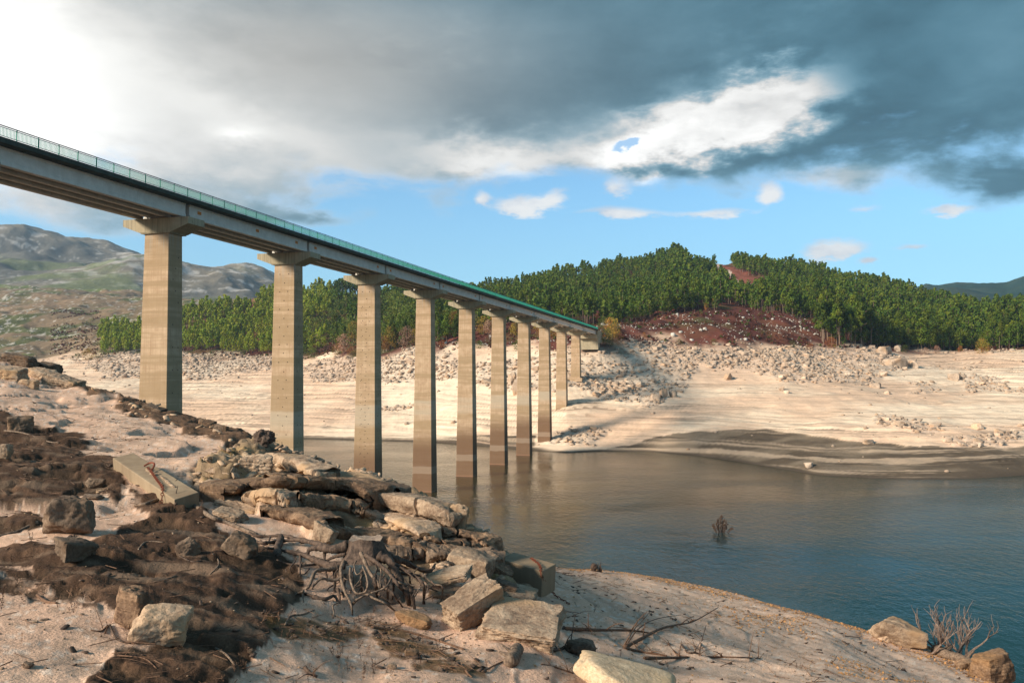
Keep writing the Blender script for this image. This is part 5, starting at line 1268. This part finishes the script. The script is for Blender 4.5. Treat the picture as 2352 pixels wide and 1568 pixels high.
# each root: points (x, y, distance); 0 = on the ground there; (r0, r1, pale)
roots = [
 ([(720, 345, 8.7), (600, 375, 8.7), (480, 365, 8.75), (385, 375, 8.8), (365, 420, 8.8)], .062, .022, 0),
 ([(560, 355, 8.9), (420, 320, 9.1), (280, 290, 9.3), (120, 305, 9.5), (-30, 320, 9.7), (-130, 300, 0)], .034, .020, 0),
 ([(330, 310, 9.4), (150, 255, 9.6), (0, 262, 9.8), (-120, 250, 9.9), (-180, 210, 0)], .026, .016, 0),
 ([(700, 515, 8.5), (560, 520, 8.5), (430, 470, 8.6), (320, 425, 8.7), (200, 400, 8.9), (100, 380, 9.1), (0, 365, 9.3)], .055, .014, 0),
 ([(700, 420, 8.6), (600, 445, 8.7), (480, 500, 8.7), (330, 520, 8.8), (190, 505, 8.9), (90, 470, 9.0)], .022, .008, 0),
 ([(640, 540, 8.4), (500, 560, 8.3), (430, 580, 8.2), (380, 700, 8.1), (325, 750, 0), (325, 850, 0)], .030, .010, 1),
 ([(325, 750, 8.0), (260, 775, 0), (225, 795, 0)], .012, .006, 1),
 ([(690, 480, 8.3), (660, 560, 8.2), (660, 640, 8.1), (560, 650, 8.05), (480, 640, 8.0), (395, 730, 0)], .024, .012, 1),
 ([(665, 640, 8.0), (690, 740, 7.9), (740, 840, 7.8), (760, 900, 7.7), (765, 960, 0)], .020, .009, 1),
 ([(745, 540, 8.2), (745, 640, 8.0), (790, 760, 7.8), (870, 760, 7.8), (900, 700, 7.8), (890, 620, 7.9), (855, 530, 8.1)], .013, .012, 1),
 ([(840, 410, 8.45), (880, 500, 8.3), (930, 600, 8.2), (990, 670, 8.1), (1005, 720, 8.0)], .024, .010, 1),
 ([(880, 430, 8.4), (960, 480, 8.3), (1060, 560, 8.2), (1130, 640, 8.1), (1190, 720, 8.0), (1230, 760, 0)], .028, .014, 0),
 ([(1000, 440, 8.55), (1090, 480, 8.5), (1150, 580, 8.4), (1200, 680, 8.3), (1250, 780, 8.2), (1270, 875, 0)], .062, .028, 0),
 ([(1020, 400, 8.7), (1130, 460, 8.8), (1230, 490, 8.9), (1330, 540, 8.95), (1450, 575, 8.95), (1500, 510, 9.1)], .055, .016, 0),
 ([(1130, 470, 8.8), (1260, 490, 8.9), (1380, 560, 8.9), (1500, 545, 8.9)], .025, .010, 0),
 ([(1150, 520, 8.5), (1260, 580, 8.4), (1350, 640, 8.3), (1400, 710, 8.2), (1400, 860, 0)], .024, .018, 0),
 ([(1380, 600, 8.5), (1440, 650, 8.4), (1490, 690, 8.35), (1565, 710, 8.3), (1550, 855, 0)], .022, .007, 1),
 ([(1370, 690, 8.3), (1450, 720, 8.3), (1530, 755, 0)], .014, .007, 0),
 ([(1150, 660, 8.2), (1250, 690, 8.15), (1400, 715, 8.1)], .014, .007, 1),
 ([(930, 765, 7.9), (1010, 740, 7.95), (1080, 690, 8.0), (1125, 600, 8.2)], .011, .014, 1),
 ([(760, 870, 0), (800, 830, 7.8), (890, 780, 7.85), (950, 810, 7.8), (1060, 860, 7.75), (1150, 930, 0)], .016, .010, 1),
 ([(985, 690, 8.1), (1080, 730, 8.0), (1140, 790, 7.9), (1210, 890, 0)], .022, .010, 0),
 ([(700, 600, 8.2), (690, 700, 8.1), (680, 800, 0), (690, 910, 0)], .018, .008, 0),
 ([(635, 735, 8.0), (650, 800, 7.95), (650, 860, 0)], .018, .010, 0),
 ([(345, 770, 0), (400, 790, 8.0), (470, 830, 0), (520, 865, 0)], .014, .008, 0),
 ([(410, 800, 8.0), (520, 820, 7.9), (600, 790, 7.9), (640, 850, 0)], .024, .014, 0),
 ([(590, 990, 0), (600, 940, 7.6), (590, 880, 7.7), (640, 850, 7.8)], .007, .010, 1),
 ([(735, 650, 8.1), (700, 640, 8.1), (680, 625, 8.15)], .005, .010, 1),
 ([(1285, 700, 8.3), (1290, 760, 8.2), (1320, 910, 0)], .034, .018, 0),
 ([(1385, 700, 8.2), (1330, 780, 8.1), (1290, 890, 0)], .006, .005, 1),
 ([(300, 430, 8.7), (300, 520, 8.7), (295, 620, 0)], .016, .010, 0),
 ([(515, 400, 8.8), (515, 470, 8.7), (525, 560, 8.6), (540, 640, 0)], .018, .012, 0),
 ([(130, 260, 9.5), (110, 330, 9.4), (90, 370, 9.3), (100, 440, 0)], .040, .05, 0),
 ([(30, 265, 9.6), (20, 310, 9.5), (10, 340, 0)], .014, .010, 0),
 ([(215, 400, 8.9), (260, 470, 8.8), (210, 540, 8.8), (225, 590, 0)], .009, .006, 0),
 ([(1000, 500, 8.3), (1020, 580, 8.2), (1010, 650, 8.1), (1015, 720, 8.0)], .009, .006, 1),
 ([(800, 480, 8.3), (780, 520, 8.2), (800, 600, 8.1), (850, 570, 8.1), (865, 540, 8.15)], .009, .006, 1),
 ([(790, 700, 7.9), (830, 650, 7.95), (850, 600, 8.0)], .005, .005, 1),
 ([(960, 620, 8.2), (970, 700, 8.1), (985, 800, 0)], .03, .018, 0), ([(1060, 640, 8.25), (1075, 730, 8.1), (1080, 840, 0)], .022, .010, 0),
 ([(1130, 620, 8.3), (1130, 720, 8.2), (1120, 820, 0)], .020, .009, 0), ([(850, 560, 8.3), (840, 660, 8.2), (850, 770, 0)], .016, .010, 0),
 ([(600, 560, 8.4), (610, 660, 8.3), (600, 760, 0)], .020, .012, 0), ([(760, 580, 8.3), (770, 680, 8.2), (740, 770, 0)], .010, .006, 0),
 ([(1190, 590, 8.5), (1280, 600, 8.5), (1380, 610, 8.6), (1440, 600, 8.7)], .020, .010, 0), ([(1275, 615, 8.5), (1278, 680, 8.5), (1285, 720, 0)], .014, .010, 0),
]
for j, (pts, r0, r1, pale) in enumerate(roots):
    q = []
    for zx, zy, Y in pts:
        x, y = z4(zx, zy); g0 = gh(x, y); v = g0 if Y == 0 else P(x, y, min(Y, g0.y * .985))
        q.append(v - so)
    V, F = tube(q, r0 * .9, r1 * .8, 8, 6, .22, j)
    obj('root', mesh_data('root', V, F, M['root_pale' if pale else 'root'], True), stump)
rr = random.Random(12)
for j in range(60):                                   # hair roots
    zx = rr.uniform(150, 1500); zy = rr.uniform(480, 800); Y = 8.5 - (zy - 480) * .0018; a = rr.uniform(-1, 1); L_ = rr.uniform(60, 170)
    q = [Z4(zx, zy, Y), Z4(zx + a * L_ * .5 + rr.uniform(-20, 20), zy + L_ * .3, Y - .05), Z4(zx + a * L_, zy + L_ * rr.uniform(.3, .8), Y - .1)]
    V, F = tube([v - so for v in q], .004 + .008 * rr.random(), .003, 5, 4, .1, j); obj('root', mesh_data('root', V, F, M['root'], True), stump)

# ---- roots and branches lying on the ground; points are (x, y, lift)
def stick(pts, r0, r1, mat, label, cat='stick', name='stick', group=None, seed=0, side=()):
    q = []
    for p_ in pts:
        v = gh(p_[0], p_[1] + (p_[2] if len(p_) > 2 else 0) * 0); v = Vector(v)
        if len(p_) > 2 and p_[2]:                       # lifted: same sight line, nearer than the ground
            v2 = P(p_[0], p_[1], v.y * (1 - p_[2])); v = v2
        else: v.z += r0 * .6
        q.append(v)
    b_ = MB(); V, F = tube(q, r0, r1, 7, 6, .10, seed); b_.add(V, F); rd = random.Random(seed)
    c = catmull(q, 4)
    for k_ in range(side if isinstance(side, int) else 0):
        t_ = rd.uniform(.2, .95); a = c[int(t_ * (len(c) - 1))]; d = Vector((rd.uniform(-1, 1), rd.uniform(-1, .6), rd.uniform(-.1, .9))).normalized() * rd.uniform(.10, .34)
        V, F = tube([a, a + d * .5 + Vector((0, 0, .02)), a + d], r0 * .38, r0 * .14, 5, 3, .1, k_); b_.add(V, F)
    return tag(b_.build(name, M[mat], None, True), label, cat, group)
stick([(408, 1154), (444, 1163), (485, 1190), (513, 1200), (548, 1214), (590, 1232)], .030, .024, 'root_pale', 'long pale root snaking along the edge of the peat towards the stump', 'root', 'bare_root', seed=1)
stick([(310, 1162), (335, 1158), (360, 1150), (395, 1142)], .016, .030, 'root_pale', 'knobbly pale root below the end of the concrete beam', 'root', 'bare_root', seed=2, side=3)
stick([(372, 1128), (378, 1140), (392, 1146), (404, 1160)], .028, .022, 'root', 'dark root crown clasping the end of the concrete beam', 'root', 'bare_root', seed=3, side=5)
stick([(308, 1094), (340, 1112), (365, 1118), (380, 1130)], .012, .016, 'root_pale', 'thin root crossing the shaded side of the concrete beam', 'root', 'bare_root', seed=4)
stick([(-20, 1238), (36, 1224), (62, 1212), (88, 1200)], .016, .020, 'root_pale', 'grey branch running under the big angular boulder', 'branch', 'branch', seed=5)
stick([(182, 1174), (192, 1176), (204, 1173)], .010, .006, 'root_pale', 'short white stick right of the big angular boulder', seed=6)
stick([(10, 990), (55, 996), (110, 1015), (135, 1018)], .022, .012, 'root_pale', 'weathered root along the top edge of the upper peat', 'root', 'bare_root', seed=7)
stick([(318, 1262), (330, 1248), (345, 1244), (375, 1246)], .010, .007, 'root_pale', 'bent white stick on the dark peat left of the wedge stone', seed=8)
stick([(488, 1272), (500, 1285), (501, 1300), (482, 1320)], .010, .006, 'root_pale', 'curved white root below the leaning grey stone', seed=9)
stick([(410, 1276), (440, 1290), (465, 1288)], .007, .005, 'root', 'thin dark root under the wedge stone', seed=10)
stick([(354, 1338), (385, 1330), (405, 1322)], .008, .006, 'root_pale', 'straight pale stick above the split boulder', seed=11)
stick([(208, 1448), (232, 1450), (248, 1436), (240, 1455)], .007, .004, 'twig', 'small forked dark twig left of the split boulder', seed=12, side=3)
stick([(252, 1436), (262, 1460), (275, 1472), (300, 1478)], .008, .005, 'root', 'dark twig touching the foot of the split boulder', seed=13)
stick([(85, 1368), (105, 1382), (130, 1386)], .012, .008, 'twig', 'reddish stick on the sand at the left', seed=14)
stick([(270, 1505), (330, 1512), (360, 1535)], .005, .003, 'twig', 'fine twig on the lowest peat', seed=15, side=2)
stick([(655, 1436), (668, 1416), (695, 1412), (722, 1402)], .011, .007, 'root_pale', 'pale wavy root on the ground below the stump', 'root', 'bare_root', seed=16)
stick([(495, 1490), (520, 1505), (540, 1530)], .010, .006, 'root_pale', 'pale thin root at the lower edge of the peat', 'root', 'bare_root', seed=17)
stick([(853, 1441), (890, 1446), (930, 1450), (1000, 1470), (1066, 1492)], .012, .008, 'twig', 'long straight brown stick lying before the slabs', seed=18)
stick([(700, 1535), (712, 1548), (728, 1556)], .016, .010, 'root', 'thick dark stick end at the bottom edge', seed=19, side=2)
stick([(1070, 1540, 0), (1076, 1550, 0), (1084, 1556, 0)], .012, .006, 'twig', 'short curved dark stick on the sand before the log', seed=20)
stick([(1108, 1543), (1140, 1526), (1165, 1515)], .008, .004, 'twig', 'thin stick leaning on the short log', seed=21)
stick([(1243, 1526), (1276, 1533), (1316, 1546)], .008, .006, 'twig', 'straight dark stick pointing at the yellow stone', seed=22, side=5)
stick([(1340, 1540), (1362, 1550), (1386, 1562)], .006, .004, 'twig', 'thin dark stick at the foot of the yellow stone', seed=23, side=3)
stick([(1300, 1446, .0), (1370, 1446, .02), (1450, 1447, .02), (1490, 1455, 0)], .024, .010, 'twig', 'thick dead branch lying level on the sand behind the biggest slab', 'branch', 'branch', seed=24, side=7)
stick([(1280, 1428), (1305, 1418), (1325, 1415), (1345, 1418)], .010, .005, 'twig', 'arched twig above the level dead branch', seed=25, side=2)
stick([(1435, 1488), (1465, 1470, .02), (1515, 1444, .05), (1555, 1434, .06), (1595, 1425, .05), (1650, 1394, .03)], .026, .008, 'twig', 'long curved dead branch reaching up to the right over the sand', 'branch', 'branch', seed=26, side=6)
stick([(1432, 1486), (1452, 1450, .08), (1475, 1425, .10), (1494, 1403, .10)], .009, .004, 'twig', 'thin upright shoot rising from the foot of the curved branch', 'branch', 'branch', seed=27, side=2)
stick([(1437, 1484), (1470, 1440, .07), (1510, 1420, .08), (1565, 1411, .06)], .010, .004, 'twig', 'thin shoot bending right above the curved branch', 'branch', 'branch', seed=28, side=3)
stick([(1434, 1489), (1468, 1497), (1510, 1503), (1532, 1507)], .018, .009, 'twig', 'short dead limb lying against the yellow stone', 'branch', 'branch', seed=29, side=4)
stick([(1480, 1513), (1560, 1512), (1640, 1510), (1720, 1512), (1795, 1517)], .020, .006, 'twig', 'long straight dead branch lying farthest right on the sand', 'branch', 'branch', seed=30, side=9)
stick([(1606, 1504), (1612, 1470, .04), (1622, 1434, .07)], .010, .005, 'twig', 'stick standing upright in the sand', seed=31, side=3)
stick([(1535, 1476), (1550, 1498), (1562, 1507)], .012, .008, 'twig', 'forked stick left of the upright one', seed=32, side=4)
stick([(1567, 1482), (1578, 1498), (1600, 1500), (1612, 1506)], .014, .007, 'root', 'dark curled root at the foot of the upright stick', 'root', 'bare_root', seed=33, side=3)
stick([(1345, 1488), (1390, 1486), (1330, 1490)], .01, .006, 'twig', 'stick under the dark grey stone', seed=34) if False else None
stick([(1262, 1490), (1280, 1494), (1300, 1488), (1312, 1490)], .018, .010, 'root', 'dark root stub beside the grey stone', 'root', 'bare_root', seed=35, side=4)
stick([(1805, 1405), (1840, 1418), (1890, 1438)], .010, .005, 'twig', 'thin branch on the sand near the waterline litter', 'branch', 'branch', seed=36, side=2)
stick([(1940, 1460), (1975, 1464)], .012, .008, 'twig', 'short stick on the right sand', seed=37)
stick([(2030, 1520), (2072, 1516)], .008, .005, 'twig', 'fine twig on the right sand below the long boulder', seed=38)
stick([(1220, 1372), (1240, 1378), (1262, 1366, .02), (1284, 1356, .03)], .009, .004, 'twig', 'twig poking out beside the concrete block', seed=39) if False else None
# short thick log and the driftwood
def log(a, b_, r0, r1, mat, label, seed, knots=3):
    a, b_ = gh(*a), gh(*b_); a.z += r0 * .8; b_.z += r1 * .8; t = b_ - a; sd = Vector((t.y, -t.x, 0)).normalized()
    q = [a, a + t * .35 + sd * r0 * .25, a + t * .7 - sd * r0 * .15, b_]; m_ = MB(); V, F = tube(q, r0, r1, 12, 6, .13, seed); m_.add(V, F); rd = random.Random(seed)
    for k_ in range(knots):
        o_ = a + t * rd.uniform(.1, .9); d = (sd * rd.choice((-1, 1)) + Vector((0, 0, rd.uniform(0, 1)))).normalized() * r0 * rd.uniform(1.4, 2.6); V, F = tube([o_, o_ + d * .6, o_ + d + t * .03], r0 * .35, r0 * .12, 6, 2, .1, k_); m_.add(V, F)
    return tag(m_.build('log', M[mat], None, True), label, 'log')
log((1170, 1532), (1190, 1500), .055, .05, 'root_pale', 'short thick weathered log standing out of the sand before the slabs', 3)
log((2148, 1501), (2230, 1530), .15, .10, 'root_pale', 'grooved driftwood log at the water\'s edge under the dead bush', 4, 5)
# small stump on the brow
p = gh(1364, 1311); e = empty('tree_stump', tuple(p)); tag(e, 'small dark broken stump standing against the lake', 'stump')
k_ = p.y / FP; b_ = MB(); V, F = tube([(0, 0, -.1), (.0, 0, 8 * k_), (.01, 0, 17 * k_)], 7.5 * k_, 6.5 * k_, 12, 3, .16, 5); b_.add(V, F); b_.build('trunk', M['root'], e)
for j, (dx_, hh) in enumerate([(9, 19), (12, 14), (15, 21), (17, 9)]):
    V, F = tube([(dx_ * k_, .02 * j, -.05), (dx_ * k_ * 1.02, 0, hh * k_ * .6), (dx_ * k_ + .01, 0, hh * k_)], 1.7 * k_, .6 * k_, 6, 2, .15, j); obj('splinter', mesh_data('splinter', V, F, M['root']), e)
# dark stump on the ridge in front of the second pier
p = gh(603, 1018); e = tag(obj('tree_stump', rockmesh('tree_stump', 91, (.36, .36, .34), 'rock_grey', n=14, rough=.12, blocky=.3), loc=(p.x, p.y + .1, p.z + .12)), 'dark crumbling stump on the brow in front of the second pier', 'stump')
e.data.materials.clear(); e.data.materials.append(M['root'])

# ---- dead bushes
def dead_bush(base, H, spread, n, seed, label, mat, r, name='dead_bush', levels=3):
    rd = random.Random(seed); e = empty(name, tuple(base)); tag(e, label, 'bush')
    def grow(m_, a, d, L_, rad, lv):
        q = [a]; dd = d.copy(); k_n = 4
        for i in range(k_n):
            dd = (dd + Vector((rd.uniform(-.22, .22), rd.uniform(-.22, .22), rd.uniform(-.08, .22)))).normalized(); q.append(q[-1] + dd * L_ / k_n)
        V, F = tube(q, rad, rad * .45, 5, 2, .08, rd.randint(0, 999)); m_.add(V, F)
        if lv:
            for i in range(rd.randint(3, 5)):
                t_ = rd.randint(1, 4); g_ = (dd + Vector((rd.uniform(-.9, .9), rd.uniform(-.9, .9), rd.uniform(-.1, .8)))).normalized(); grow(m_, q[t_], g_, L_ * rd.uniform(.4, .65), rad * .5, lv - 1)
    for k_ in range(n):
        a = rd.uniform(0, math.tau); d = Vector((math.cos(a) * spread, math.sin(a) * spread * .8, 1)).normalized(); m_ = MB(); grow(m_, Vector((rd.uniform(-.05, .05) * n, 0, -.05)), d, H * rd.uniform(.45, .6), r, levels - 1); m_.build('branch', M[mat], e)
    return e
p = gh(2185, 1512); p.y += .3; p.z = float(near.h(p.x, p.y)); k_ = p.y / FP
dead_bush(p, 140 * k_, 1.25, 12, 8, 'leafless spreading dead bush at the water\'s edge, behind the driftwood log', 'bush_grey', .034)
Yw = HC / -ray(1656, 1222)[1]; wb_ = P(1656, 1222, Yw); k_ = Yw / FP; rd = random.Random(2)
e = empty('drowned_bush', (wb_.x, wb_.y, 0)); tag(e, 'small drowned bush sticking out of the open lake', 'bush')
for j in range(22):
    x0 = rd.gauss(0, 9) * k_; y0 = rd.uniform(-6, 6) * k_; h = max(10, 36 - abs(x0 / k_) * 1.1 + rd.uniform(-5, 5)) * k_ * (1.0 if j else 1.1)
    m_ = MB(); V, F = tube([(x0 * .6, y0, -.4), (x0 * .9, y0, h * .4), (x0 * 1.25, y0, h)], .045 if j else .09, .03, 5, 3, .1, j); m_.add(V, F)
    for i in range(9):
        z = h * rd.uniform(.3, 1); x_ = x0 * (.75 + .5 * z / h); V, F = rock_geo(i, (.15, .13, .20), 2); m_.add(V + np.array((x_ + rd.uniform(-.12, .12), y0, z)), F.tolist())
    m_.build('branch', M['twig'], e)

# ---- countless small things: gravel, twigs, dry leaves, weeds
def scatter_geo(name, mask_fn, n, size, geo, mat, label, cat, flat=1.0, ymin=4.5, tilt=.3, seed=0, lift=.2):
    W = mask_fn * (near.YY > ymin) * (near.YY < cr * 1.02) / near.YY ** 1.3 * (np.abs(near.UU) < .70)
    X, Y, Z = sample_grid(near, W, n); s_ = NR.uniform(*size, n) * np.minimum(1.6, .6 + Y / 20); V, F = geo; a = NR.uniform(0, 6.28, n); c, sn = np.cos(a), np.sin(a)
    x = V[None, :, 0] * s_[:, None]; y = V[None, :, 1] * s_[:, None] * NR.uniform(.6, 1.1, n)[:, None]; z = V[None, :, 2] * s_[:, None] * flat; ti = NR.normal(0, tilt, n)[:, None]
    x, z = x * np.cos(ti) - z * np.sin(ti), x * np.sin(ti) + z * np.cos(ti)
    Wv = np.stack([x * c[:, None] - y * sn[:, None] + X[:, None], x * sn[:, None] + y * c[:, None] + Y[:, None], z + Z[:, None] + s_[:, None] * lift * flat], -1).reshape(-1, 3)
    FF = (F[None] + (np.arange(n) * len(V))[:, None, None]).reshape(-1, F.shape[1])
    return tag(obj(name, mesh_data(name, Wv, FF, mat)), label, cat, kind='stuff')
pebg = rock_geo(5, (2, 1.6, 1.1), 2, .4, 6, .05); chip = rock_geo(9, (2, 1.3, .5), 2, .8, 6, .03)
one = np.ones_like(near.Z)
scatter_geo('gravel', one * (.3 + sstep(0, .6, fbm(Xn * .8, Yn * .8, 2, 4, 150))) * (1 - .85 * peat), 5200, (.005, .014), pebg, M['rock_pale'], 'fine pale gravel scattered over the near sand', 'gravel')
chips = region([(840, 1175), (960, 1200), (985, 1222), (900, 1226), (840, 1200)], .3) + region([(995, 1270), (1048, 1268), (1045, 1310), (1000, 1308)], .3) + region([(690, 1050), (870, 1105), (900, 1125), (820, 1120), (700, 1080)], .3) * 1.3 \
    + region([(600, 1005), (700, 1055), (800, 1090), (800, 1100), (690, 1072), (600, 1030)], .3) * 1.2 + rocky * .06 + ridge_soil * .03 + region([(120, 860), (620, 1005), (620, 1018), (120, 876)], .3) * .15
scatter_geo('broken_stone', chips, 800, (.025, .10), chip, M['rock_pale'], 'broken stone chips lying in heaps over the outcrop and along the brow', 'stones', tilt=.35)
tw = np.array([(-1, -.04, 0), (1, -.03, 0), (1, .03, 0), (-1, .04, 0), (-1, 0, .07), (1, 0, .05)], float); twf = np.array([(0, 1, 5, 4), (3, 4, 5, 2), (0, 3, 2, 1)])
scatter_geo('twigs', .25 + peat * .8 + litter * 4 + sstep(.2, .6, fbm(Xn * .6, Yn * .6, 7, 3, 151)), 1500, (.03, .12), (tw, twf), M['twig'], 'small dark twigs and bark bits scattered on sand and peat', 'twigs', 1, tilt=.12)
scatter_geo('bark_pieces', .3 + litter * 5 + sstep(.3, .6, fbm(Xn * .9, Yn * .9, 17, 3, 152)) * (near.UU > -.1), 620, (.015, .04), chip, M['root'], 'dark cones and bark pieces dotted over the sand', 'debris', 1, tilt=.3)
lf = np.array([(-1, -.4, 0), (0, -.6, .25), (1, 0, 0), (0, .6, .25)], float); lff = np.array([(0, 1, 2, 3)])
band = sstep(.86, .95, near.YY / cr) * (near.UU > .02) * 3.0 + region([(1600, 1385), (1760, 1405), (1860, 1430), (1800, 1440), (1650, 1410)], 1) * 1.2 + region([(1900, 1500), (2100, 1540), (2200, 1568), (2000, 1568), (1900, 1530)], 1.5) * 1.0 + region([(1650, 1410), (1900, 1450), (1880, 1470), (1700, 1440)], 1.2) * .7
scatter_geo('leaf_litter', band + .02 * (near.UU > 0), 9500, (.010, .030), (lf, lff), M['leaf_litter'], 'orange-brown drift of dry leaves along the brow of the sand', 'leaves', 1, tilt=.5)
# withered weeds
def weed_geo():
    V = []; F = []; rd = random.Random(3)
    for k_ in range(3):
        a = rd.uniform(0, 6.28); dx_ = math.cos(a) * .35; dy_ = math.sin(a) * .35; o_ = len(V)
        V += [(-.02, 0, 0), (.02, 0, 0), (dx_ + .01, dy_, 1), (dx_ - .01, dy_, 1)]; F.append((o_, o_ + 1, o_ + 2, o_ + 3))
        for z in (.35, .55, .75, .9):
            o_ = len(V); b2 = rd.uniform(0, 6.28); cx_, cy_ = dx_ * z, dy_ * z; V += [(cx_, cy_, z), (cx_ + math.cos(b2) * .14, cy_ + math.sin(b2) * .14, z + .04), (cx_ + math.cos(b2 + .6) * .16, cy_ + math.sin(b2 + .6) * .16, z + .10), (cx_, cy_, z + .05)]; F.append((o_, o_ + 1, o_ + 2, o_ + 3))
    return np.array(V, float), np.array(F)
wm = region([(-50, 1330), (130, 1350), (320, 1400), (280, 1470), (-50, 1440)], 1.5) + litter * 1.2 + region([(500, 1480), (800, 1430), (1000, 1500), (700, 1560), (500, 1560)], 1.5) + .03
scatter_geo('withered_weeds', wm, 330, (.03, .10), weed_geo(), M['twig'], 'thin reddish withered weeds growing from the near sand', 'weeds', 1, tilt=.15, lift=0)

# ---- unseen cloud added high up behind the viewer to keep sun off the near shore
cm_, nt, p_ = new_mat('shade_cloud_body'); p_.inputs['Base Color'].default_value = (.85, .86, .88, 1)
trn = nt.nodes.new('ShaderNodeBsdfTransparent'); mx = nt.nodes.new('ShaderNodeMixShader'); mx.inputs[0].default_value = .22
nt.links.new(trn.outputs[0], mx.inputs[1]); nt.links.new(p_.outputs[0], mx.inputs[2]); nt.links.new(mx.outputs[0], nt.nodes['Material Output'].inputs[0])
cen = Vector((1, 19, 22)) + SUNV * 1500
V, F = rock_geo(77, (2, 2, 2), 26, .2, 14, .10, sharp=8)
V = V * (1 + .12 * fbm(V[:, 0] * 2, V[:, 1] * 2, V[:, 2] * 2, 4, 200)[:, None])
tag(obj('shade_cloud', mesh_data('shade_cloud', V * np.array((48, 44, 16)), F, cm_, True), loc=cen), kind='structure')
# ---- air
hm = bpy.data.materials.new('haze'); hm.use_nodes = True; nt = hm.node_tree; nt.nodes.clear(); o_ = nt.nodes.new('ShaderNodeOutputMaterial'); v_ = nt.nodes.new('ShaderNodeVolumePrincipled')
v_.inputs['Color'].default_value = (.60, .78, 1.0, 1); v_.inputs['Density'].default_value = .00009; v_.inputs['Anisotropy'].default_value = .3
nt.links.new(v_.outputs[0], o_.inputs['Volume'])
zt = 620
V = [(x, y, z) for z in (-12, zt) for y in (-60, 3950) for x in (-6300, 6300)]
tag(obj('haze', mesh_data('haze', V, [(0, 2, 3, 1), (4, 5, 7, 6), (0, 1, 5, 4), (2, 6, 7, 3), (0, 4, 6, 2), (1, 3, 7, 5)], hm)), kind='stuff')
# leave no two stones sharing one copied name problem: labels of far things are trimmed to sixteen words
for o in bpy.data.objects:
    l_ = o.get('label')
    if l_ and len(l_.split()) > 16: o['label'] = ' '.join(l_.replace(', at the edge of the dry shore', ', by the dry shore').replace('the heather knoll', 'the knoll').split()[:16])
print('all built')
